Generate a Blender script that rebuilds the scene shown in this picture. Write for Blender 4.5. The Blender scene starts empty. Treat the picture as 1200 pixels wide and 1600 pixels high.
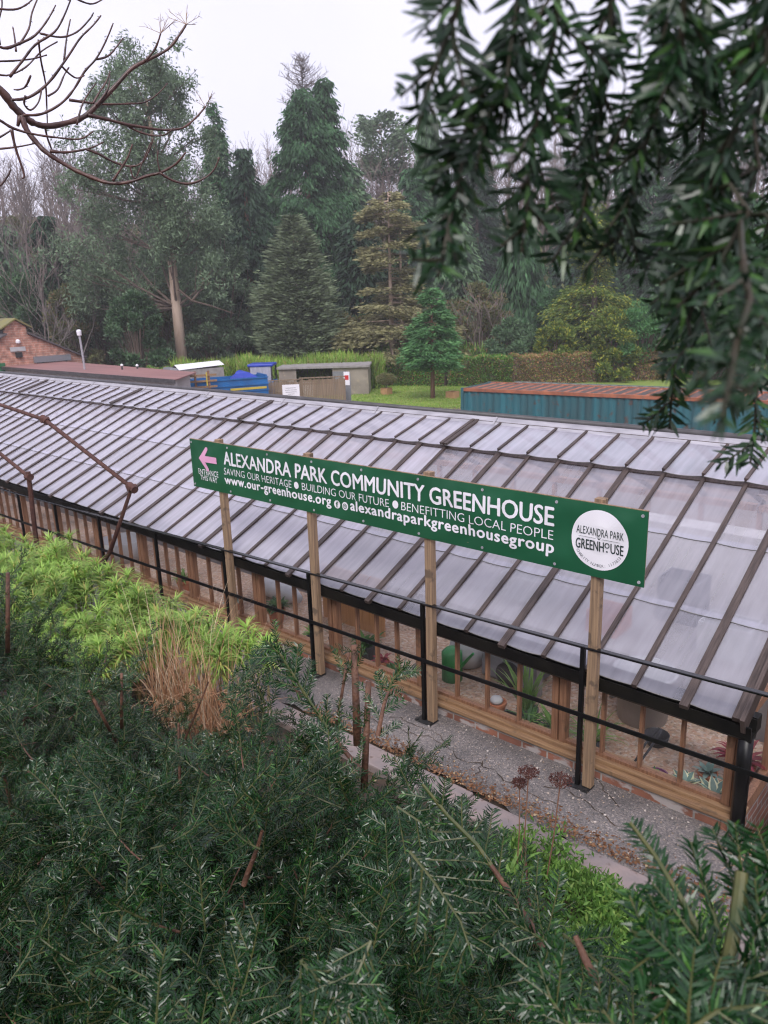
import bpy, math, random
import numpy as np
from mathutils import Vector, Matrix
R = math.radians
rng = np.random.default_rng(7)
random.seed(7)
scene = bpy.context.scene
COL = scene.collection

# ------------------------------------------------------------------ camera, sky, sun, exposure
F_PX, PITCH, ROLL, YAW, CAMH = 1193.94, 0.269308, -0.0314572, 0.734666, 3.464
_F = np.array([-math.sin(YAW)*math.cos(PITCH), math.cos(YAW)*math.cos(PITCH), -math.sin(PITCH)])
_R0 = np.array([math.cos(YAW), math.sin(YAW), 0.0]); _U0 = np.cross(_R0, _F)
_c, _s = math.cos(ROLL), math.sin(ROLL)
_R = _c*_R0+_s*_U0; _U = -_s*_R0+_c*_U0
EYE = np.array([0, 0, CAMH])
cam_data = bpy.data.cameras.new('camera'); cam = bpy.data.objects.new('camera', cam_data); COL.objects.link(cam)
cam.matrix_world = Matrix(((_R[0], _U[0], -_F[0], 0), (_R[1], _U[1], -_F[1], 0), (_R[2], _U[2], -_F[2], CAMH), (0, 0, 0, 1)))
cam_data.sensor_fit = 'VERTICAL'; cam_data.sensor_height = 24.0; cam_data.lens = 24.0*F_PX/1600.0
cam_data.clip_start = 0.03; cam_data.clip_end = 2000
cam_data.dof.use_dof = True; cam_data.dof.focus_distance = 2.4; cam_data.dof.aperture_fstop = 5.4
scene.camera = cam

w = bpy.data.worlds.new('World'); scene.world = w; w.use_nodes = True
nt = w.node_tree; nt.nodes.clear()
SUN_EL, SUN_AZ = R(48), R(150)
sk = nt.nodes.new('ShaderNodeTexSky'); sk.sky_type = 'NISHITA'; sk.sun_disc = False
sk.sun_elevation = SUN_EL; sk.sun_rotation = SUN_AZ; sk.air_density = 1.0; sk.dust_density = 4.0
hs = nt.nodes.new('ShaderNodeHueSaturation'); hs.inputs['Saturation'].default_value = 0.25
mx = nt.nodes.new('ShaderNodeMix'); mx.data_type = 'RGBA'; mx.inputs[0].default_value = 0.72
tc = nt.nodes.new('ShaderNodeTexCoord'); nz = nt.nodes.new('ShaderNodeTexNoise'); nz.inputs['Scale'].default_value = 1.6; nz.inputs['Detail'].default_value = 4
rp = nt.nodes.new('ShaderNodeValToRGB')
rp.color_ramp.elements[0].position = 0.3; rp.color_ramp.elements[0].color = (0.60, 0.585, 0.745, 1)
rp.color_ramp.elements[1].position = 0.75; rp.color_ramp.elements[1].color = (0.76, 0.735, 0.91, 1)
sc_ = nt.nodes.new('ShaderNodeVectorMath'); sc_.operation = 'SCALE'; sc_.inputs['Scale'].default_value = 8.8
bg = nt.nodes.new('ShaderNodeBackground'); bg.inputs['Strength'].default_value = 0.1
out = nt.nodes.new('ShaderNodeOutputWorld')
nt.links.new(sk.outputs[0], hs.inputs['Color']); nt.links.new(hs.outputs[0], mx.inputs[6])
nt.links.new(tc.outputs['Generated'], nz.inputs['Vector']); nt.links.new(nz.outputs[0], rp.inputs[0])
nt.links.new(rp.outputs[0], sc_.inputs[0]); nt.links.new(sc_.outputs[0], mx.inputs[7])
nt.links.new(mx.outputs[2], bg.inputs['Color']); nt.links.new(bg.outputs[0], out.inputs[0])

sd = bpy.data.lights.new('sun', 'SUN'); sd.energy = 1.2; sd.angle = R(25); sd.color = (1.0, 0.96, 0.92)
sun = bpy.data.objects.new('sun', sd); COL.objects.link(sun)
_az = SUN_AZ
sdir = Vector((math.sin(_az)*math.cos(SUN_EL), math.cos(_az)*math.cos(SUN_EL), math.sin(SUN_EL)))
sun.rotation_euler = sdir.to_track_quat('Z', 'Y').to_euler()
vs = scene.view_settings
scene.display_settings.display_device = 'sRGB'
vs.view_transform = 'Standard'; vs.look = 'None'; vs.exposure = 0.98; vs.gamma = 1.0; vs.use_curve_mapping = False
scene.render.engine = 'CYCLES'
cy = scene.cycles
cy.max_bounces = 10; cy.diffuse_bounces = 3; cy.glossy_bounces = 3; cy.transmission_bounces = 4; cy.transparent_max_bounces = 16; cy.volume_bounces = 1
cy.use_denoising = True; cy.pixel_filter_type = 'BLACKMAN_HARRIS'; cy.filter_width = 1.05
try: cy.denoiser = 'OPENIMAGEDENOISE'
except Exception: pass
cy.caustics_reflective = False; cy.caustics_refractive = False; cy.sample_clamp_indirect = 6

# ------------------------------------------------------------------ rays of the photograph (to place things at their real distance)
def ray(px, py): return _F + _R*(px-600)/F_PX - _U*(py-800)/F_PX
def at_y(px, py, Y): d = ray(px, py); return EYE + d*(Y/d[1])
def at_x(px, py, X): d = ray(px, py); return EYE + d*(X/d[0])
def at_z(px, py, Z): d = ray(px, py); return EYE + d*((Z-CAMH)/d[2])
def at_d(px, py, D): d = ray(px, py); return EYE + d*(D/math.hypot(d[0], d[1]))   # D metres away on the level
def at_r(px, py, r): d = ray(px, py); return EYE + d*(r/np.linalg.norm(d))

# ------------------------------------------------------------------ objects
ORG = {}
def tag(o, label=None, cat=None, group=None, kind=None):
    if label: o['label'] = label
    if cat: o['category'] = cat
    if group: o['group'] = group
    if kind: o['kind'] = kind
    return o
def thing(name, label, cat, loc, group=None):
    o = bpy.data.objects.new(name, None); COL.objects.link(o)
    o.location = [float(v) for v in loc]; o.empty_display_size = 0.2
    ORG[o.name] = np.array([float(v) for v in loc])
    return tag(o, label, cat, group)
def link_mesh(name, me, mats, parent=None):
    o = bpy.data.objects.new(name, me); COL.objects.link(o)
    for m in (mats if isinstance(mats, (list, tuple)) else [mats]): me.materials.append(m)
    if parent is not None:
        o.parent = parent; ORG[o.name] = ORG[parent.name]
    else: ORG[o.name] = np.zeros(3)
    return o
def np_obj(name, V, Fq, mats, parent=None, smooth=False, mi=None):
    """mesh from arrays: V (n,3) world points, Fq (m,k) faces of equal size"""
    V = np.asarray(V, dtype=np.float64)
    if parent is not None: V = V - ORG[parent.name]
    Fq = np.asarray(Fq, dtype=np.int32); k = Fq.shape[1]; m = Fq.shape[0]
    me = bpy.data.meshes.new(name)
    me.vertices.add(len(V)); me.vertices.foreach_set('co', V.astype(np.float32).ravel())
    me.loops.add(m*k); me.loops.foreach_set('vertex_index', Fq.ravel())
    me.polygons.add(m); me.polygons.foreach_set('loop_start', np.arange(0, m*k, k, dtype=np.int32))
    try: me.polygons.foreach_set('loop_total', np.full(m, k, dtype=np.int32))
    except Exception: pass
    if mi is not None: me.polygons.foreach_set('material_index', np.asarray(mi, dtype=np.int32))
    me.polygons.foreach_set('use_smooth', np.full(m, smooth, dtype=bool))
    me.update(calc_edges=True)
    return link_mesh(name, me, mats, parent)
class MB:
    def __init__(s): s.v = []; s.f = []; s.m = []; s.mi = 0
    def add(s, vs, fs):
        b = len(s.v); s.v += [tuple(float(c) for c in p) for p in vs]
        for f in fs: s.f.append(tuple(b+i for i in f)); s.m.append(s.mi)
    def box(s, x0, x1, y0, y1, z0, z1):
        s.add([(x0,y0,z0),(x1,y0,z0),(x1,y1,z0),(x0,y1,z0),(x0,y0,z1),(x1,y0,z1),(x1,y1,z1),(x0,y1,z1)],
              [(0,3,2,1),(4,5,6,7),(0,1,5,4),(1,2,6,5),(2,3,7,6),(3,0,4,7)]); return s
    def bar(s, a, b, wv, hv):
        """beam from a to b; wv, hv half-size vectors"""
        a, b, wv, hv = [np.array(q, float) for q in (a, b, wv, hv)]
        s.add([a-wv-hv, a+wv-hv, a+wv+hv, a-wv+hv, b-wv-hv, b+wv-hv, b+wv+hv, b-wv+hv],
              [(0,1,2,3),(7,6,5,4),(0,4,5,1),(1,5,6,2),(2,6,7,3),(3,7,4,0)]); return s
    def tube(s, pts, rad, n=6, cap=True):
        pts = [np.array(p, float) for p in pts]
        if not hasattr(rad, '__len__'): rad = [rad]*len(pts)
        b = len(s.v); u = None
        for i, p in enumerate(pts):
            t = pts[min(i+1, len(pts)-1)]-pts[max(i-1, 0)]; t = t/(np.linalg.norm(t)+1e-9)
            if u is None:
                u = np.cross(t, (0, 0, 1.0)); 
                if np.linalg.norm(u) < 1e-3: u = np.cross(t, (1.0, 0, 0))
            u = u - t*(u@t); u = u/(np.linalg.norm(u)+1e-9); v = np.cross(t, u)
            for k in range(n):
                a = 2*math.pi*k/n; q = p+rad[i]*(math.cos(a)*u+math.sin(a)*v); s.v.append((q[0], q[1], q[2]))
        for i in range(len(pts)-1):
            for k in range(n):
                k2 = (k+1) % n
                s.f.append((b+i*n+k, b+i*n+k2, b+(i+1)*n+k2, b+(i+1)*n+k)); s.m.append(s.mi)
        if cap and n > 3:
            s.f.append(tuple(b+k for k in range(n-1, -1, -1))); s.m.append(s.mi)
            s.f.append(tuple(b+(len(pts)-1)*n+k for k in range(n))); s.m.append(s.mi)
        return s
    def lathe(s, c, prof, n=16):
        c = np.array(c, float); b = len(s.v)
        for r, z in prof:
            for k in range(n):
                a = 2*math.pi*k/n; s.v.append((c[0]+r*math.cos(a), c[1]+r*math.sin(a), c[2]+z))
        for i in range(len(prof)-1):
            for k in range(n):
                k2 = (k+1) % n; s.f.append((b+i*n+k, b+i*n+k2, b+(i+1)*n+k2, b+(i+1)*n+k)); s.m.append(s.mi)
        return s
    def prism(s, poly, dv):
        n = len(poly); P = [np.array(p, float) for p in poly]; dv = np.array(dv, float)
        s.add(P+[p+dv for p in P], [tuple(range(n-1, -1, -1)), tuple(range(n, 2*n))]+[(i, (i+1) % n, n+(i+1) % n, n+i) for i in range(n)]); return s
    def build(s, name, mats, parent=None, smooth=False, bevel=0):
        o0 = ORG[parent.name] if parent is not None else np.zeros(3)
        me = bpy.data.meshes.new(name)
        me.from_pydata([(p[0]-o0[0], p[1]-o0[1], p[2]-o0[2]) for p in s.v], [], s.f); me.update()
        me.polygons.foreach_set('material_index', s.m)
        if smooth: me.polygons.foreach_set('use_smooth', [True]*len(s.f))
        o = link_mesh(name, me, mats, parent)
        if bevel:
            md = o.modifiers.new('bevel', 'BEVEL'); md.width = bevel; md.segments = 2; md.limit_method = 'ANGLE'
        return o

# ------------------------------------------------------------------ materials
def new_mat(name):
    m = bpy.data.materials.new(name); m.use_nodes = True; n = m.node_tree; n.nodes.clear()
    o = n.nodes.new('ShaderNodeOutputMaterial'); return m, n, o
def rgba(c): return (c[0], c[1], c[2], 1)
def noise_mix(n, c1, c2, scale, detail=5, stretch=(1, 1, 1), lo=0.35, hi=0.65, coord='Position'):
    g = n.nodes.new('ShaderNodeNewGeometry'); mp = n.nodes.new('ShaderNodeMapping'); mp.inputs['Scale'].default_value = stretch
    t = n.nodes.new('ShaderNodeTexNoise'); t.inputs['Scale'].default_value = scale; t.inputs['Detail'].default_value = detail
    r = n.nodes.new('ShaderNodeValToRGB'); e = r.color_ramp.elements
    e[0].position = lo; e[0].color = rgba(c1); e[1].position = hi; e[1].color = rgba(c2)
    n.links.new(g.outputs['Position'], mp.inputs[0]); n.links.new(mp.outputs[0], t.inputs['Vector']); n.links.new(t.outputs[0], r.inputs[0])
    return r.outputs[0], t.outputs[0]
def pbr(name, c1, c2=None, scale=6, rough=0.7, stretch=(1, 1, 1), bump=0.0, bscale=None, metal=0, spec=0.5, c3=None, s3=40, f3=0.35, island=0.0):
    m, n, o = new_mat(name); p = n.nodes.new('ShaderNodeBsdfPrincipled')
    p.inputs['Roughness'].default_value = rough; p.inputs['Metallic'].default_value = metal
    p.inputs['Specular IOR Level'].default_value = spec
    c2 = c2 or tuple(v*0.7 for v in c1)
    col, fac = noise_mix(n, c1, c2, scale, stretch=stretch)
    if c3:
        col3, fac3 = noise_mix(n, (0, 0, 0), (1, 1, 1), s3, lo=0.6, hi=0.68)
        mm = n.nodes.new('ShaderNodeMix'); mm.data_type = 'RGBA'; ml = n.nodes.new('ShaderNodeMath'); ml.operation = 'MULTIPLY'; ml.inputs[1].default_value = f3*2
        n.links.new(col3, ml.inputs[0]); ml.use_clamp = True
        n.links.new(ml.outputs[0], mm.inputs[0]); n.links.new(col, mm.inputs[6]); mm.inputs[7].default_value = rgba(c3); col = mm.outputs[2]
    if island:
        g = n.nodes.new('ShaderNodeNewGeometry'); h = n.nodes.new('ShaderNodeHueSaturation')
        mr = n.nodes.new('ShaderNodeMapRange'); mr.inputs['To Min'].default_value = 1-island; mr.inputs['To Max'].default_value = 1+island
        n.links.new(g.outputs['Random Per Island'], mr.inputs[0]); n.links.new(mr.outputs[0], h.inputs['Value']); n.links.new(col, h.inputs['Color']); col = h.outputs[0]
    n.links.new(col, p.inputs['Base Color'])
    if bump:
        b = n.nodes.new('ShaderNodeBump'); b.inputs['Strength'].default_value = bump; b.inputs['Distance'].default_value = 0.02
        _, f2 = noise_mix(n, c1, c2, bscale or scale*3, stretch=stretch)
        n.links.new(f2, b.inputs['Height']); n.links.new(b.outputs[0], p.inputs['Normal'])
    n.links.new(p.outputs[0], o.inputs[0]); return m
def leaf(name, c1, c2, rough=0.6, transl=0.25, c3=None, f3=0.1, spec=0.3, nscale=0.5):
    m, n, o = new_mat(name); p = n.nodes.new('ShaderNodeBsdfPrincipled'); p.inputs['Roughness'].default_value = rough
    p.inputs['Specular IOR Level'].default_value = spec
    g = n.nodes.new('ShaderNodeNewGeometry'); r = n.nodes.new('ShaderNodeValToRGB'); e = r.color_ramp.elements
    e[0].position = 0.0; e[0].color = rgba(c1); e[1].position = 1.0-(f3 if c3 else 0); e[1].color = rgba(c2)
    if c3:
        x = e.new(1.0-f3+0.01); x.color = rgba(c3)
    n.links.new(g.outputs['Random Per Island'], r.inputs[0])
    _, f = noise_mix(n, c1, c2, nscale, detail=3); h = n.nodes.new('ShaderNodeHueSaturation'); mr = n.nodes.new('ShaderNodeMapRange')
    mr.inputs['From Min'].default_value = 0.3; mr.inputs['From Max'].default_value = 0.7; mr.inputs['To Min'].default_value = 0.7; mr.inputs['To Max'].default_value = 1.35
    n.links.new(f, mr.inputs[0]); n.links.new(mr.outputs[0], h.inputs['Value']); n.links.new(r.outputs[0], h.inputs['Color'])
    n.links.new(h.outputs[0], p.inputs['Base Color'])
    t = n.nodes.new('ShaderNodeBsdfTranslucent'); n.links.new(h.outputs[0], t.inputs['Color'])
    mm = n.nodes.new('ShaderNodeMixShader'); mm.inputs[0].default_value = transl
    n.links.new(p.outputs[0], mm.inputs[1]); n.links.new(t.outputs[0], mm.inputs[2]); n.links.new(mm.outputs[0], o.inputs[0]); return m
def brick(name, c1, c2, mortar, axis='x', bw=0.225, bh=0.075, stain=None):
    m, n, o = new_mat(name); p = n.nodes.new('ShaderNodeBsdfPrincipled'); p.inputs['Roughness'].default_value = 0.85
    g = n.nodes.new('ShaderNodeNewGeometry'); s = n.nodes.new('ShaderNodeSeparateXYZ'); c = n.nodes.new('ShaderNodeCombineXYZ')
    n.links.new(g.outputs['Position'], s.inputs[0]); n.links.new(s.outputs['X' if axis == 'x' else 'Y'], c.inputs[0]); n.links.new(s.outputs['Z'], c.inputs[1])
    b = n.nodes.new('ShaderNodeTexBrick'); b.inputs['Color1'].default_value = rgba(c1); b.inputs['Color2'].default_value = rgba(c2); b.inputs['Mortar'].default_value = rgba(mortar)
    b.inputs['Scale'].default_value = 1; b.inputs['Brick Width'].default_value = bw; b.inputs['Row Height'].default_value = bh; b.inputs['Mortar Size'].default_value = 0.008
    b.inputs['Bias'].default_value = -0.1
    n.links.new(c.outputs[0], b.inputs['Vector'])
    col, f = noise_mix(n, (0.55, 0.55, 0.55), (1.2, 1.2, 1.2), 3)
    mm = n.nodes.new('ShaderNodeMix'); mm.data_type = 'RGBA'; mm.blend_type = 'MULTIPLY'; mm.inputs[0].default_value = 1
    n.links.new(b.outputs[0], mm.inputs[6]); n.links.new(col, mm.inputs[7]); res = mm.outputs[2]
    if stain:
        cs, _ = noise_mix(n, (0, 0, 0), (1, 1, 1), 5, lo=0.55, hi=0.62, stretch=(1, 1, 2))
        m2 = n.nodes.new('ShaderNodeMix'); m2.data_type = 'RGBA'; n.links.new(cs, m2.inputs[0]); n.links.new(res, m2.inputs[6]); m2.inputs[7].default_value = rgba(stain); res = m2.outputs[2]
    n.links.new(res, p.inputs['Base Color'])
    bu = n.nodes.new('ShaderNodeBump'); bu.inputs['Strength'].default_value = 0.5; bu.inputs['Distance'].default_value = 0.01; bu.invert = True
    n.links.new(b.outputs['Fac'], bu.inputs['Height']); n.links.new(bu.outputs[0], p.inputs['Normal'])
    n.links.new(p.outputs[0], o.inputs[0]); return m
def glass(name, film, film_col, rough=0.04, ior=1.5, var=0.3, tint=(0.93, 0.95, 0.96), streak=(6, 1.0, 1.0)):
    m, n, o = new_mat(name)
    tr = n.nodes.new('ShaderNodeBsdfTransparent'); tr.inputs[0].default_value = rgba(tint)
    df = n.nodes.new('ShaderNodeBsdfDiffuse'); tl = n.nodes.new('ShaderNodeBsdfTranslucent'); tl.inputs[0].default_value = rgba(film_col)
    df.inputs[0].default_value = rgba(film_col)
    a0 = n.nodes.new('ShaderNodeMixShader'); a0.inputs[0].default_value = 0.5
    n.links.new(df.outputs[0], a0.inputs[1]); n.links.new(tl.outputs[0], a0.inputs[2])
    _, f = noise_mix(n, (0, 0, 0), (1, 1, 1), 1.6, detail=6, stretch=streak)
    g = n.nodes.new('ShaderNodeNewGeometry')
    ad = n.nodes.new('ShaderNodeMath'); ad.operation = 'MULTIPLY_ADD'; ad.inputs[1].default_value = var; ad.inputs[2].default_value = -var/2
    n.links.new(g.outputs['Random Per Island'], ad.inputs[0])
    mr = n.nodes.new('ShaderNodeMapRange'); mr.inputs['From Min'].default_value = 0.3; mr.inputs['From Max'].default_value = 0.7
    mr.inputs['To Min'].default_value = film*0.8; mr.inputs['To Max'].default_value = film*1.2; n.links.new(f, mr.inputs[0])
    sm = n.nodes.new('ShaderNodeMath'); sm.operation = 'ADD'; sm.use_clamp = True; n.links.new(mr.outputs[0], sm.inputs[0]); n.links.new(ad.outputs[0], sm.inputs[1])
    a1 = n.nodes.new('ShaderNodeMixShader'); n.links.new(sm.outputs[0], a1.inputs[0]); n.links.new(tr.outputs[0], a1.inputs[1]); n.links.new(a0.outputs[0], a1.inputs[2])
    gl = n.nodes.new('ShaderNodeBsdfGlossy'); gl.inputs['Roughness'].default_value = rough; gl.inputs['Color'].default_value = (0.95, 0.95, 1, 1)
    fr = n.nodes.new('ShaderNodeFresnel'); io = n.nodes.new('ShaderNodeMath'); io.operation = 'MULTIPLY_ADD'; io.inputs[1].default_value = 1/ior-ior; io.inputs[2].default_value = ior
    n.links.new(g.outputs['Backfacing'], io.inputs[0]); n.links.new(io.outputs[0], fr.inputs['IOR'])   # a thin pane reflects alike from both sides
    bu = n.nodes.new('ShaderNodeBump'); bu.inputs['Strength'].default_value = 0.012; bu.inputs['Distance'].default_value = 0.01; n.links.new(f, bu.inputs['Height'])
    n.links.new(bu.outputs[0], gl.inputs['Normal'])
    a2 = n.nodes.new('ShaderNodeMixShader'); n.links.new(fr.outputs[0], a2.inputs[0]); n.links.new(a1.outputs[0], a2.inputs[1]); n.links.new(gl.outputs[0], a2.inputs[2])
    n.links.new(a2.outputs[0], o.inputs[0]); return m
def pebble(name, cols, scale, rough=0.8, bump=0.6):
    m, n, o = new_mat(name); p = n.nodes.new('ShaderNodeBsdfPrincipled'); p.inputs['Roughness'].default_value = rough
    g = n.nodes.new('ShaderNodeNewGeometry'); v = n.nodes.new('ShaderNodeTexVoronoi'); v.inputs['Scale'].default_value = scale
    n.links.new(g.outputs['Position'], v.inputs['Vector']); s = n.nodes.new('ShaderNodeSeparateColor'); n.links.new(v.outputs['Color'], s.inputs[0])
    r = n.nodes.new('ShaderNodeValToRGB'); e = r.color_ramp.elements
    e[0].color = rgba(cols[0]); e[0].position = 0; e[1].color = rgba(cols[-1]); e[1].position = 1
    for i, c in enumerate(cols[1:-1]): x = e.new((i+1)/(len(cols)-1)); x.color = rgba(c)
    n.links.new(s.outputs[0], r.inputs[0])
    col, _ = noise_mix(n, (0.5, 0.5, 0.5), (1.3, 1.27, 1.24), 1.5, lo=0.3, hi=0.7)
    mm = n.nodes.new('ShaderNodeMix'); mm.data_type = 'RGBA'; mm.blend_type = 'MULTIPLY'; mm.inputs[0].default_value = 1
    n.links.new(r.outputs[0], mm.inputs[6]); n.links.new(col, mm.inputs[7]); n.links.new(mm.outputs[2], p.inputs['Base Color'])
    b = n.nodes.new('ShaderNodeBump'); b.inputs['Strength'].default_value = bump; b.inputs['Distance'].default_value = 0.01; b.invert = True
    n.links.new(v.outputs['Distance'], b.inputs['Height']); n.links.new(b.outputs[0], p.inputs['Normal'])
    n.links.new(p.outputs[0], o.inputs[0]); return m
M = {}
M['soil'] = pbr('soil', (0.03, 0.021, 0.015), (0.065, 0.045, 0.03), 3, 0.95, bump=0.6, c3=(0.13, 0.08, 0.045), s3=30)
M['litter'] = pbr('woodland_floor', (0.06, 0.05, 0.03), (0.05, 0.07, 0.03), 0.3, 0.95, c3=(0.14, 0.09, 0.05), s3=1.5)
M['tarmac'] = pebble('old_tarmac', [(0.08, 0.078, 0.08), (0.16, 0.15, 0.155), (0.20, 0.175, 0.165), (0.105, 0.10, 0.10), (0.33, 0.29, 0.28)], 110, 0.55, 0.5)
M['slab'] = pbr('pink_stone', (0.30, 0.235, 0.22), (0.22, 0.19, 0.19), 7, 0.6, bump=0.25, c3=(0.12, 0.08, 0.06), s3=18)
M['lawn'] = pbr('lawn', (0.16, 0.25, 0.04), (0.22, 0.28, 0.06), 0.8, 0.9, c3=(0.2, 0.15, 0.07), s3=3, f3=0.2)
M['yard'] = pbr('yard_ground', (0.17, 0.13, 0.11), (0.12, 0.10, 0.09), 0.8, 0.9)
M['oak'] = pbr('weathered_timber', (0.20, 0.115, 0.065), (0.31, 0.19, 0.10), 3, 0.6, stretch=(1.2, 20, 20), bump=0.25, c3=(0.09, 0.06, 0.035), s3=9, f3=0.3)
M['oakv'] = pbr('weathered_upright_timber', (0.17, 0.08, 0.045), (0.27, 0.14, 0.08), 3, 0.6, stretch=(24, 24, 1.5), bump=0.25, c3=(0.08, 0.05, 0.03), s3=9, f3=0.3)
M['post'] = pbr('sawn_post_timber', (0.34, 0.225, 0.135), (0.19, 0.125, 0.08), 2.2, 0.75, stretch=(34, 34, 1.2), bump=0.4, c3=(0.10, 0.07, 0.05), s3=9, f3=0.4)
M['rafter'] = pbr('grey_brown_timber', (0.035, 0.023, 0.019), (0.082, 0.058, 0.05), 3, 0.55, stretch=(30, 2, 2), bump=0.2, c3=(0.06, 0.04, 0.035), s3=8, f3=0.3, island=0.3)
M['lap'] = pbr('dirty_glass_edge', (0.10, 0.10, 0.095), (0.2, 0.19, 0.18), 5, 0.6)
M['black'] = pbr('black_paint', (0.004, 0.004, 0.005), (0.008, 0.008, 0.008), 8, 0.35, bump=0.05, spec=0.3)
M['wetblack'] = pbr('wet_black_paint', (0.004, 0.004, 0.005), (0.008, 0.008, 0.008), 8, 0.16)
M['gutter'] = pbr('black_gutter', (0.004, 0.004, 0.004), (0.012, 0.011, 0.009), 6, 0.45, bump=0.15, spec=0.25)
M['lead'] = pbr('lead_flashing', (0.27, 0.26, 0.29), (0.40, 0.385, 0.42), 4, 0.4, stretch=(1, 4, 4), metal=0.0)
M['ridge'] = pbr('dark_ridge_roll', (0.04, 0.037, 0.04), (0.075, 0.07, 0.075), 5, 0.5)
M['brick'] = brick('wall_brick', (0.27, 0.11, 0.07), (0.20, 0.085, 0.06), (0.30, 0.27, 0.25), 'x', stain=(0.36, 0.32, 0.31))
M['bricky'] = brick('end_brick', (0.25, 0.10, 0.065), (0.18, 0.08, 0.055), (0.28, 0.25, 0.23), 'y')
M['brickg'] = brick('gable_brick', (0.50, 0.245, 0.175), (0.42, 0.2, 0.145), (0.55, 0.46, 0.4), 'y', 0.45, 0.15)
M['clearroof'] = glass('thinly_misted_roof_glass', 0.38, (0.76, 0.74, 0.86), 0.03, 1.7, 0.14, streak=(9, 0.9, 0.9))
M['roofglass'] = glass('misted_roof_glass', 0.64, (0.78, 0.755, 0.87), 0.03, 1.7, 0.16, streak=(9, 0.9, 0.9))
M['ventglass'] = glass('misted_vent_glass', 0.64, (0.79, 0.765, 0.88), 0.03, 1.6, 0.14, streak=(9, 0.9, 0.9))
M['winglass'] = glass('window_glass', 0.015, (0.6, 0.6, 0.62), 0.01, 1.45, 0.02, tint=(0.98, 0.985, 0.985), streak=(1, 1, 1))
M['green'] = pbr('banner_green', (0.012, 0.098, 0.044), (0.008, 0.078, 0.034), 1.6, 0.4, bump=0.06, bscale=5)
M['white'] = pbr('sign_white', (0.80, 0.78, 0.82), (0.76, 0.74, 0.79), 5, 0.45)
M['pink'] = pbr('sign_pink', (0.72, 0.36, 0.55), (0.68, 0.33, 0.51), 5, 0.45)
M['ink'] = pbr('sign_ink', (0.02, 0.035, 0.035), (0.025, 0.04, 0.04), 5, 0.5)
M['rust'] = pbr('rusty_iron', (0.055, 0.02, 0.015), (0.09, 0.034, 0.024), 14, 0.75, bump=0.4)
M['gravel'] = pebble('interior_gravel', [(0.34, 0.22, 0.14), (0.50, 0.37, 0.26), (0.42, 0.24, 0.15), (0.56, 0.46, 0.37), (0.27, 0.18, 0.12)], 45, 0.8, 0.8)
M['concrete'] = pbr('concrete', (0.30, 0.28, 0.27), (0.22, 0.2, 0.2), 3, 0.8, bump=0.1)
M['whitewash'] = pbr('whitewash', (0.55, 0.52, 0.52), (0.42, 0.39, 0.39), 2, 0.8)
M['terracotta'] = pbr('terracotta', (0.42, 0.15, 0.065), (0.36, 0.13, 0.06), 8, 0.7)
M['plasticblack'] = pbr('black_plastic', (0.02, 0.02, 0.022), (0.03, 0.03, 0.03), 8, 0.4)
M['plasticgrey'] = pbr('grey_plastic', (0.17, 0.175, 0.19), (0.2, 0.2, 0.22), 5, 0.45)
M['plasticpale'] = pbr('pale_plastic', (0.50, 0.50, 0.50), (0.42, 0.42, 0.43), 5, 0.5)
M['purplepot'] = pbr('purple_pot', (0.16, 0.05, 0.12), (0.13, 0.04, 0.1), 8, 0.5)
M['plywood'] = pbr('orange_boards', (0.47, 0.25, 0.11), (0.40, 0.2, 0.09), 2, 0.6, stretch=(25, 25, 1))
M['stone'] = pbr('rough_stone', (0.32, 0.27, 0.23), (0.2, 0.17, 0.15), 12, 0.85, bump=0.4)
M['bark'] = pbr('tree_bark', (0.10, 0.07, 0.055), (0.17, 0.125, 0.10), 3, 0.9, stretch=(3, 3, 0.6), bump=0.5)
M['palebark'] = pbr('pale_bark', (0.46, 0.35, 0.28), (0.33, 0.24, 0.18), 1.2, 0.9, stretch=(3, 3, 0.6), bump=0.5)
M['redbark'] = pbr('red_brown_bark', (0.13, 0.065, 0.045), (0.19, 0.10, 0.07), 2, 0.9, stretch=(3, 3, 0.6), bump=0.4)
M['twigs'] = pbr('bare_twigs', (0.14, 0.105, 0.10), (0.20, 0.155, 0.14), 0.4, 0.9)
M['twigs2'] = pbr('grey_bare_twigs', (0.12, 0.10, 0.095), (0.18, 0.15, 0.14), 0.4, 0.9)
M['nearbark'] = pbr('wet_brown_bark', (0.045, 0.022, 0.02), (0.11, 0.05, 0.04), 9, 0.4, bump=0.3)
M['yewbark'] = pbr('yew_bark', (0.07, 0.032, 0.02), (0.15, 0.07, 0.04), 40, 0.6, bump=0.4)
M['yewstem'] = pbr('yew_green_stem', (0.042, 0.06, 0.016), (0.085, 0.085, 0.024), 40, 0.5)
M['yewdarkstem'] = pbr('dark_yew_stem', (0.02, 0.024, 0.009), (0.035, 0.025, 0.013), 40, 0.6)  # darker olive-brown stem colour for the overhanging bough
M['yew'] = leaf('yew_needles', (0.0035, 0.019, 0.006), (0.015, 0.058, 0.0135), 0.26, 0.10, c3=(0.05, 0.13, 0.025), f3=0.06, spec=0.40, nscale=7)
M['yewtop'] = leaf('overhanging_yew_needles', (0.007, 0.024, 0.011), (0.024, 0.062, 0.022), 0.28, 0.18, c3=(0.055, 0.13, 0.03), f3=0.10, spec=0.45, nscale=9)

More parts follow.
